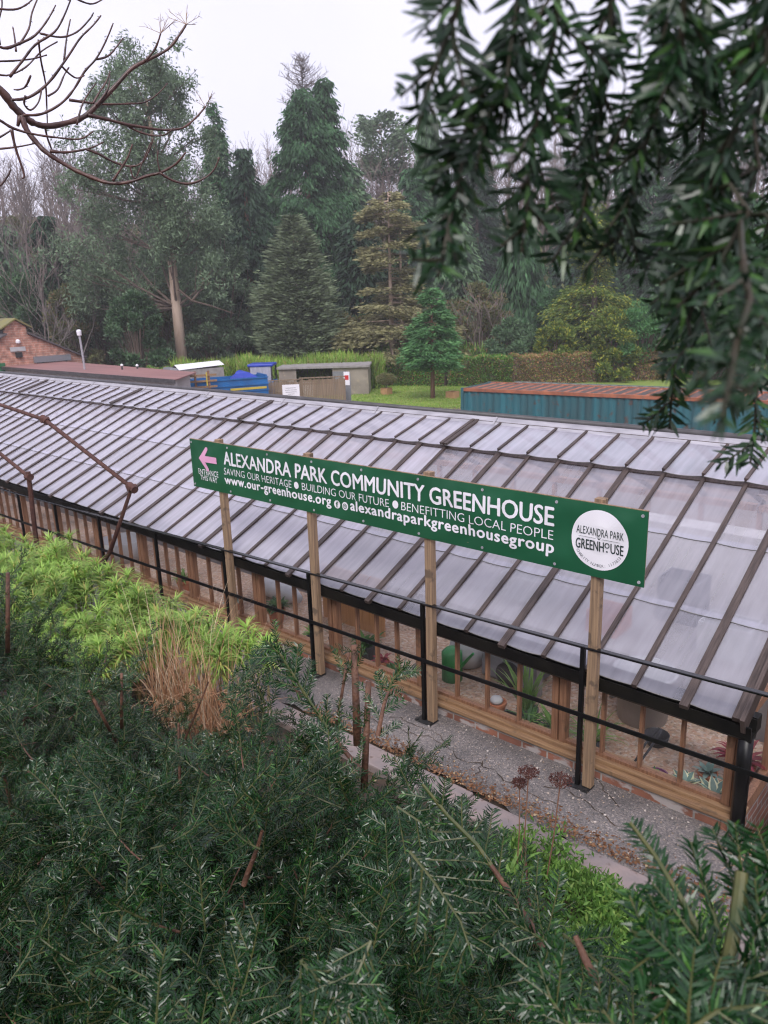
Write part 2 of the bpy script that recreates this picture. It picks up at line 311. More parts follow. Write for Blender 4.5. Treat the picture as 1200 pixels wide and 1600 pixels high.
# ------------------------------------------------------------------ ground
def smooth(a, b, t):
    u = np.clip((t-a)/(b-a), 0, 1); return u*u*(3-2*u)
def terrain(x, y):
    x = np.asarray(x, float); y = np.asarray(y, float)
    bank = 1.75*(1-smooth(0.6, 3.7, y))**1.15
    z = bank-0.05*smooth(3.5, 3.7, y)
    z = np.where(y > 4.74, np.where(x < -1.0, -1.0, -0.6*smooth(5.2, 7, y)), z)
    z = np.where(y > 9.9, -2.5+ (1.5)*(1-smooth(9.95, 11.5, y)), z)
    rho = np.hypot(x, y)
    hill = 22*smooth(66, 175, rho)*np.where(y > 10, 1, 0)
    und = 0.5*np.sin(x*0.06+1)*np.sin(y*0.05)*smooth(60, 90, rho)
    return z+hill+und
xs = np.unique(np.concatenate([np.linspace(-300, -40, 60), np.linspace(-40, -12, 40), np.linspace(-12, 4, 70), np.linspace(4, 120, 30), [-1.01, -0.99]]))
ys = np.unique(np.concatenate([np.linspace(-60, -2, 12), np.linspace(-2, 4.6, 45), [4.735, 4.745, 9.89, 9.91], np.linspace(5, 13, 20), np.linspace(14, 280, 90)]))
gx, gy = np.meshgrid(xs, ys); gz = terrain(gx, gy)
gz = gz + np.where((gy < 3.7), 0.02*np.sin(gx*9)*np.sin(gy*11+gx*3), 0)
nx, ny = len(xs), len(ys)
idx = np.arange(nx*ny).reshape(ny, nx)
quads = np.stack([idx[:-1, :-1], idx[:-1, 1:], idx[1:, 1:], idx[1:, :-1]], -1).reshape(-1, 4)
cy_ = (gy[:-1, :-1]+gy[1:, 1:]).ravel()/2
tag(np_obj('ground', np.stack([gx, gy, gz], -1).reshape(-1, 3), quads, [M['soil'], M['litter']], smooth=True, mi=(cy_ > 12).astype(int)), kind='structure')
def sheet(name, pts, mat, z=None, kind='structure', nsub=0):
    b = MB(); n = len(pts); P = [(p[0], p[1], p[2] if z is None else z) for p in pts]
    b.add(P, [tuple(range(n))]); return tag(b.build(name, mat), kind=kind)
# tarmac path with a broken edge, stone kerb slabs
b = MB(); rr = random.Random(3); X = 6.0; top = []; edge = []
while X > -30:
    edge.append((X, 3.98+0.06*math.sin(X*1.3)+rr.uniform(-0.035, 0.035))); X -= 0.13
pv = []; pf = []
for i, (x, y) in enumerate(edge): pv += [(x, 4.68, 0.012), (x, y+0.06, 0.010+0.006*math.sin(x*5)), (x, y, -0.02)]
for i in range(len(edge)-1): a = 3*i; pf += [(a, a+3, a+4, a+1), (a+1, a+4, a+5, a+2)]
b.add(pv, pf); path_o = tag(b.build('path', M['tarmac'], smooth=True), kind='structure')
# cracks: thin open fissures filled with dirt
b = MB(); rc = random.Random(11)
for sx, sy, ln, ang in ((-2.2, 4.2, 1.9, math.pi-0.08), (-3.3, 4.28, 1.1, math.pi+0.1), (-2.9, 4.14, 0.25, math.pi/2+0.3), (-1.6, 4.3, 0.9, math.pi+0.02), (-1.9, 4.45, .5, 2.2)):
    p = np.array([sx, sy]); a = ang; pts = [p]
    while ln > 0:
        a2 = a+rc.uniform(-0.7, 0.7); p = p+0.05*np.array([math.cos(a2), math.sin(a2)]); pts.append(p); ln -= 0.05
    for q0, q1 in zip(pts[:-1], pts[1:]):
        t = q1-q0; nn = np.array([-t[1], t[0]])/np.linalg.norm(t)*rc.uniform(0.0015, 0.005)
        b.add([(*(q0-nn), 0.0165), (*(q1-nn), 0.0165), (*(q1+nn), 0.0165), (*(q0+nn), 0.0165)], [(0, 1, 2, 3)])
tag(b.build('path_cracks', M['soil']), kind='structure')
kerb = thing('kerb', 'row of pinkish stone kerb slabs edging the tarmac path', 'kerb', (-3, 3.85, 0))
X = 1.0; i = 0
while X > -12:
    ln = 0.62+0.2*rr.random(); y0 = 3.72+rr.uniform(-.015, .015)
    MB().box(X-ln+0.012, X, y0, y0+0.22, -0.12, 0.012+rr.uniform(-0.006, 0.006)).build('kerb_slab', M['slab'], kerb, bevel=0.012); X -= ln

# ------------------------------------------------------------------ greenhouse
XR = -1.2; YW = 4.72
def ez(x): return 0.90-0.0125*(x+1.2)
YE = 4.60; YP, ZP = 6.66, 1.905; YR, ZR = 7.25, 2.135; YB = 9.90
bounds = [-1.2, -5.03, -8.6, -12.07, -15.6, -19.1, -22.6]
nbay = [11, 10, 10, 10, 10, 10]
XL = bounds[-1]
gh = thing('greenhouse', 'long timber greenhouse with misted glass roof on a low brick wall', 'greenhouse', (-10, 7.2, 0))
MB().box(XL, XR, YW-0.06, YW+0.1, -1.05, 0.098).build('brick_plinth', M['brick'], gh)
MB().box(XL, XR, YB-0.1, YB, -2.6, 0.02).build('back_plinth', M['brick'], gh)
MB().box(XR-0.1, XR, YW+0.1, YB-0.1, -1.05, 0.03).build('end_plinth', M['bricky'], gh)
s = MB(); s.box(XL, XR+0.03, YW-0.085, YW+0.12, 0.098, 0.135); s.box(XL, XR+0.02, YW-0.04, YW+0.1, 0.135, 0.165); s.build('sill', M['oak'], gh, bevel=0.005)
wide = [-1.255, -2.53, -3.87, -4.97, -6.11, -7.32, -8.38, -9.49, -10.64]
while wide[-1] > XL+1.2: wide.append(wide[-1]-1.13)
for x in wide:
    h = ez(x)-0.10; s = MB()
    s.box(x-0.06, x-0.006, YW-0.012, YW+0.06, 0.165, h); s.box(x+0.006, x+0.06, YW-0.012, YW+0.06, 0.165, h)
    s.box(x-0.006, x+0.006, YW+0.006, YW+0.06, 0.165, h)
    s.build('post', M['oakv'], gh, bevel=0.004)
for x1, x0 in zip(wide[:-1], wide[1:]):
    a, c = x0+0.06, x1-0.06; h0 = ez(x0)-0.10; h1 = ez(x1)-0.10; f = MB(); w_ = (c-a)/4
    for k in (1, 2, 3): f.box(a+k*w_-0.012, a+k*w_+0.012, YW+0.004, YW+0.045, 0.165, (h0+h1)/2)
    f.bar((a, YW+0.02, 0.177), (c, YW+0.02, 0.177), (0, 0.022, 0), (0, 0, 0.012))
    fr = f.build('window', M['oakv'], gh)
    g = MB()
    for k in range(4):
        j = rr.uniform(-0.006, 0.006)
        g.add([(a+k*w_+0.012, YW+0.025+j, 0.18), (a+(k+1)*w_-0.012, YW+0.025-j, 0.18), (a+(k+1)*w_-0.012, YW+0.03-j, (h0+h1)/2), (a+k*w_+0.012, YW+0.03+j, (h0+h1)/2)], [(0, 1, 2, 3)])
    g.build('pane', M['winglass'], fr)
def slope_x(name, mat, prof, x0=XL, x1=XR+0.06, n=1):
    s = MB(); k = len(prof)
    L_ = [(x0, y, ez(x0)+z) for y, z in prof]; R_ = [(x1, y, ez(x1)+z) for y, z in prof]
    s.add(L_+R_, [tuple(range(k)), tuple(range(2*k-1, k-1, -1))]+[(i, k+i, k+(i+1) % k, (i+1) % k) for i in range(k)]); return s.build(name, mat, gh)
slope_x('head_beam', M['gutter'], [(YW-0.02, -0.13), (YW+0.06, -0.13), (YW+0.06, -0.03), (YW-0.02, -0.03)])
slope_x('gutter', M['gutter'], [(4.60, -0.155), (4.685, -0.155), (4.70, -0.13), (4.70, -0.035), (4.685, -0.035), (4.675, -0.12), (4.605, -0.12), (4.572, -0.035), (4.56, -0.035), (4.575, -0.13)])
slope_x('wall_plate', M['gutter'], [(4.585, -0.032), (4.70, -0.032), (4.70, -0.006), (4.585, -0.006)], x1=XR+0.02)
MB().tube([(XR+0.02, 4.63, ez(XR)-0.14), (XR+0.02, 4.63, 0.5), (XR+0.02, 4.63, 0.02)], 0.045, 10).build('downpipe', M['black'], gh, smooth=True)
# roof bars and panes
def P(x, f, up=0.0):
    """point on the front lower slope, f from eave (0) to purlin (1), raised off the glass by up"""
    z0 = ez(x); d = np.array([0, YP-YE, ZP-z0]); nrm = np.array([0, -d[2], d[1]]); nrm /= np.linalg.norm(nrm)
    return np.array([x, YE, z0])+d*f+nrm*up
SL = np.array([0, YP-YE, ZP-ez(-8)]); SL /= np.linalg.norm(SL); NR = np.array([0, -SL[2], SL[1]])
def arc_pane(b, x0, x1, lo, hi, sag, jit, ribbon=True, n=5):
    """one pane: curved lower edge, straight upper edge; lo/hi functions of x give points"""
    vs = []; 
    for i in range(n+1):
        u = i/n; x = x0+(x1-x0)*u; q = lo(x)-SL*sag*4*u*(1-u)+NR*jit*(u-0.5); vs.append(q)
    for i in range(n+1):
        u = i/n; x = x0+(x1-x0)*u; vs.append(hi(x)-NR*jit*(u-0.5))
    b.mi = 0; b.add(vs, [tuple(range(n+1))+tuple(range(2*n+1, n, -1))])
    if ribbon:
        rb = []
        for q in vs[:n+1]: rb += [q+NR*0.0025+SL*0.003, q+NR*0.002-SL*0.002, q-NR*0.004-SL*0.001]
        b.mi = 1; b.add(rb, [f for i in range(n) for f in ((3*i, 3*i+3, 3*i+4, 3*i+1), (3*i+1, 3*i+4, 3*i+5, 3*i+2))])
def bar_on(name, x, a, c, wd, ht, parent, mat):
    MB().bar(a+NR*(ht/2-0.012), c+NR*(ht/2-0.012), (wd/2, 0, 0), NR*ht/2).build(name, mat, parent)
for sct in range(6):
    xa, xb, nb = bounds[sct], bounds[sct+1], nbay[sct]; xx = [xa+(xb-xa)*i/nb for i in range(nb+1)]
    g = MB()
    for i in range(nb):
        x1, x0 = xx[i]-0.012, xx[i+1]+0.012
        for k, (f0, f1) in enumerate(((-0.012, 0.345), (0.32, 0.675), (0.65, 1.0))):
            j = rr.uniform(-0.0025, 0.0025)
            arc_pane(g, x0, x1, lambda x: P(x, f0, 0.009 if k else 0.004), lambda x: P(x, f1, 0.001), 0.007+rr.uniform(0, .007), j)
    g.build('roof_glazing', [M['clearroof'] if sct == 0 else M['roofglass'], M['lap']], gh)
    for i in range(nb+(1 if sct == 5 else 0)):
        x = xx[i]; wd = 0.056 if i % 4 == 1 else 0.034
        if i == 0 and sct == 0: x -= 0.02; wd = 0.075
        bar_on('rafter', x, P(x, -0.015 if i % 4 != 1 else -0.03), P(x, 1.0), wd, 0.034, gh, M['rafter'])
    # opening vents between purlin and ridge
    up = 0.06
    A = lambda x: np.array([x, YP-0.05, ZP-0.025])+NR*up
    B = lambda x: np.array([x, YR-0.05, ZR-0.035])+NR*0.012
    fr = MB()
    for i in range(nb+1):
        x = xx[i]; e = (0.028 if i == 0 else -0.028 if i == nb else 0); wd = 0.045 if i in (0, nb) else 0.028
        fr.bar(A(x-e)+NR*0.003+SL*(0.012 if 0 < i < nb else -0.01), B(x-e)+NR*0.003, (wd/2, 0, 0), NR*(0.022 if i in (0, nb) else 0.014))
    fr.bar(B(xa-0.03), B(xb+0.03), SL*0.02, NR*0.02)
    vf = fr.build('roof_vent', M['rafter'], gh)
    g = MB()
    for i in range(nb):
        arc_pane(g, xx[i+1]+0.010, xx[i]-0.010, lambda x: A(x)-SL*0.012, lambda x: B(x), 0.015+rr.uniform(0, .009), rr.uniform(-0.004, 0.004))
    g.build('pane', [M['ventglass'], M['lap']], vf)
MB().bar(np.array([XL, YP-0.02, ZP-0.03]), np.array([XR, YP-0.02, ZP-0.03]), SL*0.035, NR*0.03).build('purlin', M['rafter'], gh)
MB().bar(np.array([XL, YR-0.06, ZR-0.05]), np.array([XR, YR-0.06, ZR-0.05]), SL*0.03, NR*0.02).build('ridge_beam', M['rafter'], gh)
# ridge: lead flashing in lengths with a dark roll on top
rd = MB(); X = XR+0.05
while X > XL:
    x2 = max(XL, X-1.8)
    rd.add([(X-0.004, YR-0.115, ZR-0.045), (x2, YR-0.115, ZR-0.045), (x2, YR-0.02, ZR+0.035), (X-0.004, YR-0.02, ZR+0.035), (X-0.004, YR-0.09, ZR-0.06), (x2, YR-0.09, ZR-0.06)], [(0, 3, 2, 1), (0, 1, 5, 4)])
    rd.bar((X-0.02, YR-0.068, ZR+0.001), (X-0.02, YR-0.066, ZR+0.003), (0.012, 0, 0), (0, 0.05, 0.042)); X = x2
rd.build('ridge_flashing', M['lead'], gh)
MB().tube([(XL, YR+0.005, ZR+0.04), (XR+0.06, YR+0.005, ZR+0.04)], 0.034, 10).build('ridge_roll', M['ridge'], gh, smooth=True)
# far slope and far wall
g = MB(); fb = MB(); n_ = 30
for i in range(n_):
    x0 = XL+(XR-XL)*i/n_; x1 = XL+(XR-XL)*(i+1)/n_
    g.add([(x0+0.02, YR+0.03, ZR-0.02), (x1-0.02, YR+0.03, ZR-0.02), (x1-0.02, YB+0.05, 0.9), (x0+0.02, YB+0.05, 0.9)], [(0, 1, 2, 3)])
    MB().bar((x0, YR, ZR-0.02), (x0, YB+0.05, 0.9), (0.02, 0, 0), (0, 0.011, 0.022)).build('back_rafter', M['rafter'], gh)
    fb.box(x0-0.03, x0+0.03, YB-0.08, YB-0.02, 0.02, 0.88)
    g.add([(x0+0.03, YB-0.05, 0.03), (x1-0.03, YB-0.05, 0.03), (x1-0.03, YB-0.05, 0.88), (x0+0.03, YB-0.05, 0.88)], [(0, 1, 2, 3)])
fb.box(XL, XR, YB-0.1, YB, 0.82, 0.9)
g.build('back_glazing', M['winglass'], gh); fb.build('back_frame', M['oakv'], gh)
# right-hand end gable
e = MB(); e.box(XR-0.06, XR, YW, YW+0.07, 0.03, 0.8); e.box(XR-0.05, XR+0.005, YW+0.07, YB-0.1, 0.03, 0.13)
for k in range(1, 8):
    y = YW+(YB-YW)*k/8; zt = np.interp(y, [YE, YP, YR, YB+0.05], [0.9, ZP, ZR, 0.9])-0.05; e.box(XR-0.045, XR, y-0.025, y+0.025, 0.13, zt)
e.box(XR-0.04, XR-0.002, YW+0.07, YB-0.1, 0.8, 0.86)
ge = e.build('end_frame', M['oakv'], gh)
g = MB(); g.add([(XR-0.02, YW+0.03, 0.1), (XR-0.02, YB-0.1, 0.1), (XR-0.02, YB-0.1, 0.85), (XR-0.02, YR, ZR-0.06), (XR-0.02, YP, ZP-0.06), (XR-0.02, YW, 0.85)], [(0, 1, 2, 3, 4, 5)]); g.build('end_pane', M['winglass'], ge)
e = MB(); e.bar(P(XR+0.015, -0.03), P(XR+0.015, 1.0), (0.014, 0, 0), NR*0.06); e.bar((XR+0.015, YP, ZP), (XR+0.015, YR, ZR), (0.014, 0, 0), NR*0.06); e.bar((XR+0.015, YR, ZR), (XR+0.015, YB+0.05, 0.9), (0.014, 0, 0), (0, .02, .05)); e.build('bargeboard', M['rafter'], gh)

# ------------------------------------------------------------------ inside the greenhouse
tag(MB().box(XL+0.02, XR-0.12, YW+0.105, 5.98, -0.95, -0.03).build('gravel_bench', M['gravel']), 'long raised gravel bed behind the front windows', 'gravel bed')
tag(MB().box(XL+0.02, XR-0.12, 6.0, 6.9, -0.995, -0.95).build('floor', M['concrete']), kind='structure')
tag(MB().box(XL+0.02, XR-0.12, 6.95, 8.9, -0.99, -0.10).build('back_bench', M['concrete']), 'wide grey staging bench along the middle of the greenhouse', 'bench')
tag(MB().box(XL+0.02, XR-0.12, 9.4, 9.78, -0.99, 0.6).build('back_planting_wall', M['whitewash']), 'whitewashed wall along the far side inside the greenhouse', 'wall')
M['spider'] = leaf('bright_strap_leaves', (0.10, 0.22, 0.04), (0.22, 0.36, 0.09), 0.4, 0.3, nscale=8)
M['darkleaf'] = leaf('mid_green_leaves', (0.03, 0.09, 0.025), (0.08, 0.17, 0.04), 0.45, 0.25, nscale=8)
M['agave'] = leaf('blue_green_succulent', (0.10, 0.19, 0.16), (0.2, 0.28, 0.24), 0.5, 0.1, nscale=8)
M['agedge'] = leaf('cream_leaf_edge', (0.5, 0.5, 0.3), (0.62, 0.6, 0.4), 0.5, 0.1)
M['redleaf'] = leaf('red_leaves', (0.24, 0.03, 0.06), (0.36, 0.07, 0.08), 0.5, 0.25, nscale=8)
def strap(b, base, az, el, ln, wd, droop, n=5, cup=0.0):
    """a curved strap leaf"""
    p = np.array(base, float); h = np.array([math.cos(az), math.sin(az), 0]); side = np.array([-math.sin(az), math.cos(az), 0]); vs = []
    for i in range(n+1):
        u = i/n; e_ = el-droop*u*u*1.6
        if i: p = p+(h*math.cos(e_)+np.array([0, 0, 1])*math.sin(e_))*ln/n
        w2 = wd*(0.55+1.2*u*(1-u)*1.4 if u < 0.999 else 0.05)*(1-u**3)
        vs += [p-side*w2/2, p+side*w2/2]
    b.add(vs, [(2*i, 2*i+1, 2*i+3, 2*i+2) for i in range(n)])
def pot(parent, c, r, h, mat):
    MB().lathe(c, [(0.001, 0), (r*0.72, 0), (r*0.95, h*0.82), (r*1.05, h*0.82), (r*1.05, h), (r*0.93, h), (r*0.9, h*0.88), (0.001, h*0.88)], 16).build('pot', mat, parent, smooth=False)
def plant(name, label, x, y, r, h, potmat, leafmat, nleaf, ln, wd, el=(0.6, 1.3), droop=0.9, group=None, cat='potted plant'):
    t = thing(name, label, cat, (x, y, -0.03), group); pot(t, (x, y, -0.03), r, h, potmat); b = MB()
    for k in range(nleaf):
        strap(b, (x+rr.uniform(-.3, .3)*r, y+rr.uniform(-.3, .3)*r, -0.03+h*0.85), rr.uniform(0, 6.28), rr.uniform(*el), ln*rr.uniform(0.6, 1.15), wd*rr.uniform(.8, 1.2), droop*rr.uniform(.5, 1.3))
    b.build('foliage', leafmat, t); return t
def succulent(name, label, x, y, n, ln, wd, edge=True):
    t = thing(name, label, 'potted succulent', (x, y, -0.03)); pot(t, (x, y, -0.03), 0.07, 0.1, M['terracotta']); b = MB(); e = MB()
    for k in range(n):
        az = 2.4*k; el = 0.15+1.0*k/n; l2 = ln*(1-0.3*k/n)
        strap(b, (x, y, 0.06), az, el, l2, wd, 0.35)
        if edge: strap(e, (x, y, 0.057), az, el-0.01, l2*1.01, wd*1.7, 0.35)
    b.build('foliage', M['agave'], t)
    if edge: e.build('leaf_margin', M['agedge'], t)
succulent('agave', 'cream-edged agave in a terracotta pot beside the corner post', -1.42, 4.92, 15, 0.20, 0.045)
succulent('agave', 'blue-green rosette succulent just left of the corner agave', -1.63, 4.93, 16, 0.15, 0.05, True)
succulent('agave', 'small grey-green rosette behind the two front agaves', -1.55, 5.16, 14, 0.13, 0.045, False)
plant('red_leaved_plant', 'red-leaved pot plant behind the agaves at the greenhouse corner', -1.38, 5.35, 0.1, 0.16, M['terracotta'], M['redleaf'], 60, 0.22, 0.05)
plant('purple_pot_plant', 'squat purple pot with wilted plant behind the right-hand window', -1.83, 4.93, 0.075, 0.09, M['purplepot'], M['darkleaf'], 12, 0.1, 0.02)
plant('spider_plant', 'tall upright sword-leaved plant behind the second window', -3.02, 5.08, 0.09, 0.13, M['plasticblack'], M['spider'], 34, 0.5, 0.032, (1.0, 1.45), 0.3)
plant('spider_plant', 'low arching spider plant beside the double window post', -2.72, 4.98, 0.085, 0.10, M['plasticblack'], M['spider'], 46, 0.3, 0.018)
plant('spider_plant', 'bushy spider plant at the foot of the sword-leaved plant', -2.90, 4.93, 0.08, 0.09, M['plasticblack'], M['darkleaf'], 46, 0.25, 0.02)
plant('spider_plant', 'trailing grassy pot plant behind the right-hand timber post', -2.38, 4.98, 0.085, 0.10, M['plasticblack'], M['spider'], 46, 0.33, 0.015)
t = thing('orange_pot', 'orange pot topped with a white stone behind the second window', 'plant pot', (-3.28, 5.0, -0.03)); pot(t, (-3.28, 5.0, -0.03), 0.085, 0.14, M['terracotta'])
MB().lathe((-3.28, 5.0, 0.095), [(0.001, 0.0), (0.05, 0.005), (0.06, 0.03), (0.04, 0.055), (0.001, 0.062)], 10).build('white_stone', M['plasticpale'], t, smooth=True)
t = thing('seed_tray', 'black seed tray under the spider plants', 'seed tray', (-2.95, 4.93, -0.03)); s = MB()
s.box(-3.2, -2.66, 4.84, 4.855, -0.03, 0.05); s.box(-3.2, -2.66, 5.02, 5.035, -0.03, 0.05); s.box(-3.2, -3.185, 4.855, 5.02, -0.03, 0.05); s.box(-2.675, -2.66, 4.855, 5.02, -0.03, 0.05); s.build('tray', M['plasticblack'], t)
s = MB(); s.tube([(-3.87, 4.86, 0.02), (-3.0, 4.86, 0.02)], 0.012, 6); tag(s.build('hose_pipe', M['plasticblack']), 'black irrigation pipe along the sill of the second window', 'pipe')
s = MB(); s.tube([(-2.45, 4.87, 0.01), (-1.9, 4.86, 0.015)], 0.014, 6); tag(s.build('hose_pipe', M['plasticblack']), 'short black irrigation pipe at the foot of the right-hand window', 'pipe')
# grey wheeled tub (round arch), pale bin, grey box, gauze sack
t = thing('compost_tumbler', 'dark grey rounded tumbler with a black round opening', 'tumbler', (-3.55, 5.75, -0.03)); s = MB(); pr = []
for k in range(13):
    a = math.pi*k/12; pr.append((-3.55+0.27*math.cos(a), 5.55, 0.13+0.22*math.sin(a)))
s.prism([(-3.28, 5.55, -0.03)]+pr+[(-3.82, 5.55, -0.03)], (0, 0.4, 0)); s.build('drum', M['plasticgrey'], t, bevel=0.02)
MB().tube([(-3.5, 5.50, 0.08), (-3.5, 5.549, 0.08)], 0.12, 20).build('opening', M['plasticblack'], t); MB().tube([(-3.75, 5.54, 0.32), (-3.7, 5.52, 0.42), (-3.45, 5.52, 0.43), (-3.4, 5.54, 0.36)], 0.012, 6).build('handle', M['plasticblack'], t)
t = thing('grey_bin', 'pale grey plastic bin with a handle on the gravel', 'bin', (-2.3, 5.75, -0.03)); MB().lathe((-2.3, 5.75, -0.03), [(0.001, 0), (0.2, 0), (0.25, 0.42), (0.265, 0.42), (0.265, 0.45), (0.24, 0.45), (0.19, 0.03), (0.001, 0.03)], 22).build('tub', M['plasticpale'], t, smooth=True)
MB().tube([(-2.5, 5.56, 0.36), (-2.3, 5.47, 0.27), (-2.1, 5.56, 0.36)], 0.008, 6).build('handle', M['concrete'], t)
t = thing('black_bucket', 'small black bucket in front of the pale grey bin', 'bucket', (-2.05, 5.45, -0.03)); MB().lathe((-2.05, 5.45, -0.03), [(0.001, 0), (0.08, 0), (0.10, 0.08), (0.095, 0.08), (0.075, 0.02), (0.001, 0.02)], 18).build('tub', M['plasticblack'], t, smooth=True)
s = MB(); s.tube([(-2.05, 5.0, -0.01), (-2.02, 5.15, 0.12), (-1.98, 5.3, 0.2)], 0.01, 6); s.tube([(-2.02, 5.0, -0.01), (-1.97, 5.15, 0.12), (-1.96, 5.3, 0.2)], 0.01, 6)
tag(s.build('shears', M['plasticblack']), 'black long-handled shears leaning on the gravel', 'shears')
t = thing('work_table', 'grey slab table behind the spider plants', 'table', (-2.9, 5.7, -0.03)); MB().box(-3.2, -2.62, 5.5, 5.95, 0.34, 0.38).build('table_top', M['concrete'], t)
for a_, b_ in ((-3.17, 5.53), (-2.65, 5.53), (-3.17, 5.92), (-2.65, 5.92)): MB().box(a_-0.02, a_+0.02, b_-0.02, b_+0.02, -0.03, 0.34).build('leg', M['concrete'], t)
t = thing('gauze_sack', 'white netted sack slumped beside the third sign post', 'sack', (-4.05, 5.65, -0.03)); MB().lathe((-4.05, 5.65, -0.03), [(0.001, 0), (0.16, 0.02), (0.19, 0.15), (0.15, 0.33), (0.05, 0.42), (0.07, 0.46), (0.001, 0.47)], 12).build('bag', M['plasticpale'], t, smooth=True)
t = thing('timber_screen', 'orange boarded screen standing inside the fourth window', 'screen', (-5.6, 5.6, -0.03)); s = MB()
for k in range(9): s.box(-6.05+k*0.105, -5.95+k*0.105, 5.6, 5.62, -0.03, 0.62)
s.build('boards', M['plywood'], t); MB().box(-6.06, -5.10, 5.622, 5.65, 0.5, 0.56).build('batten', M['oak'], t)
plant('pot_plant', 'leafy plant in a black pot beside the fourth window post', -4.85, 5.05, 0.1, 0.2, M['plasticblack'], M['darkleaf'], 40, 0.22, 0.05)
plant('pot_plant', 'small bright plant in front of the orange boards', -5.62, 5.02, 0.06, 0.1, M['plasticblack'], M['spider'], 26, 0.14, 0.03)
plant('pot_plant', 'dark spiky plant in front of the orange boards', -5.35, 5.1, 0.07, 0.12, M['plasticblack'], M['darkleaf'], 36, 0.26, 0.02, (1.0, 1.5), 0.3)
plant('pot_plant', 'bushy green plant left of the orange boards', -6.35, 5.15, 0.1, 0.16, M['terracotta'], M['darkleaf'], 70, 0.22, 0.05)
plant('pot_plant', 'terracotta pot of red leaves behind the third window', -4.6, 5.0, 0.07, 0.12, M['terracotta'], M['redleaf'], 24, 0.14, 0.03)
plant('pot_plant', 'pale-leaved plant behind the sixth window from the corner', -7.0, 5.05, 0.08, 0.12, M['terracotta'], M['agave'], 50, 0.2, 0.04)
plant('pot_plant', 'orange-potted fern behind the window by the rusty pipe', -8.0, 5.05, 0.1, 0.18, M['terracotta'], M['spider'], 40, 0.25, 0.03)
for k, (x, y, s_, lb) in enumerate(((-4.42, 4.98, 0.09, 'pale rough rock among plants behind the third window'), (-4.25, 5.06, 0.12, 'largest pale rock behind the third window'), (-4.08, 4.95, 0.07, 'small rock beside the third sign post'), (-4.3, 5.25, 0.1, 'rock at the back of the third window'))):
    b = MB(); prof = [(0.001, 0), (s_, s_*0.1), (s_*1.05, s_*0.5), (s_*0.7, s_*0.95), (0.001, s_*1.05)]; b.lathe((x, y, -0.04), prof, 9)
    b.v = [(p[0]+rr.uniform(-.2, .2)*s_, p[1]+rr.uniform(-.2, .2)*s_, p[2]+rr.uniform(-.1, .1)*s_) for p in b.v]; tag(b.build('rock', M['stone']), lb, 'rock', 'rocks behind the third window')
for k, (x, lb) in enumerate(((-4.2, 'sprawling leafy plant among the rocks'), (-4.45, 'straggly dark-leaved plant left of the rocks'))):
    plant('rockery_plant', lb, x, 5.0, 0.05, 0.06, M['plasticblack'], M['darkleaf'], 60, 0.16, 0.03, (0.2, 1.3))
t = thing('green_watering_can', 'bright green watering can behind the third sign post', 'watering can', (-3.98, 5.3, -0.03)); MB().lathe((-3.98, 5.3, -0.03), [(0.001, 0), (0.1, 0), (0.1, 0.28), (0.06, 0.32), (0.001, 0.32)], 14).build('can', pbr('green_plastic', (0.02, 0.25, 0.06), (0.02, 0.2, 0.05), 5, 0.4), t, smooth=True)
MB().tube([(-3.9, 5.3, 0.1), (-3.72, 5.28, 0.32)], [0.02, 0.012], 8).build('spout', bpy.data.materials['green_plastic'], t)
t = thing('white_tub', 'white round tub behind the window near the short rusty pipe', 'tub', (-9.9, 5.3, -0.03)); MB().lathe((-9.9, 5.3, -0.03), [(0.001, 0), (0.26, 0), (0.33, 0.3), (0.31, 0.3), (0.25, 0.04), (0.001, 0.04)], 18).build('bowl', M['plasticpale'], t, smooth=True)
t = thing('white_sack', 'long white sack lying on gravel behind the seventh window', 'sack', (-6.9, 5.6, -0.03)); MB().tube([(-7.25, 5.6, 0.08), (-7.1, 5.6, 0.1), (-6.6, 5.6, 0.1), (-6.45, 5.6, 0.08)], [0.05, 0.11, 0.11, 0.05], 10).build('bag', M['plasticpale'], t, smooth=True)
for k, (x, y, sx, h, m_, lb) in enumerate(((-2.2, 7.6, 0.5, 0.35, 'plasticpale', 'white crate on the middle bench nearest the end gable'), (-3.4, 7.4, 0.35, 0.25, 'terracotta', 'orange crate on the middle bench'), (-4.6, 7.7, 0.6, 0.3, 'plasticpale', 'long white box on the middle bench'), (-2.9, 8.2, 0.45, 0.5, 'plasticgrey', 'grey crate at the back of the middle bench'))):
    s = MB(); s.box(x-sx/2, x+sx/2, y-0.2, y+0.2, -0.10, -0.08); s.box(x-sx/2, x+sx/2, y-0.2, y-0.185, -0.08, -0.1+h); s.box(x-sx/2, x+sx/2, y+0.185, y+0.2, -0.08, -0.1+h); s.box(x-sx/2, x-sx/2+.015, y-0.185, y+0.185, -0.08, -0.1+h); s.box(x+sx/2-.015, x+sx/2, y-0.185, y+0.185, -0.08, -0.1+h)
    tag(s.build('crate', M[m_]), lb, 'crate', 'crates on the middle bench')

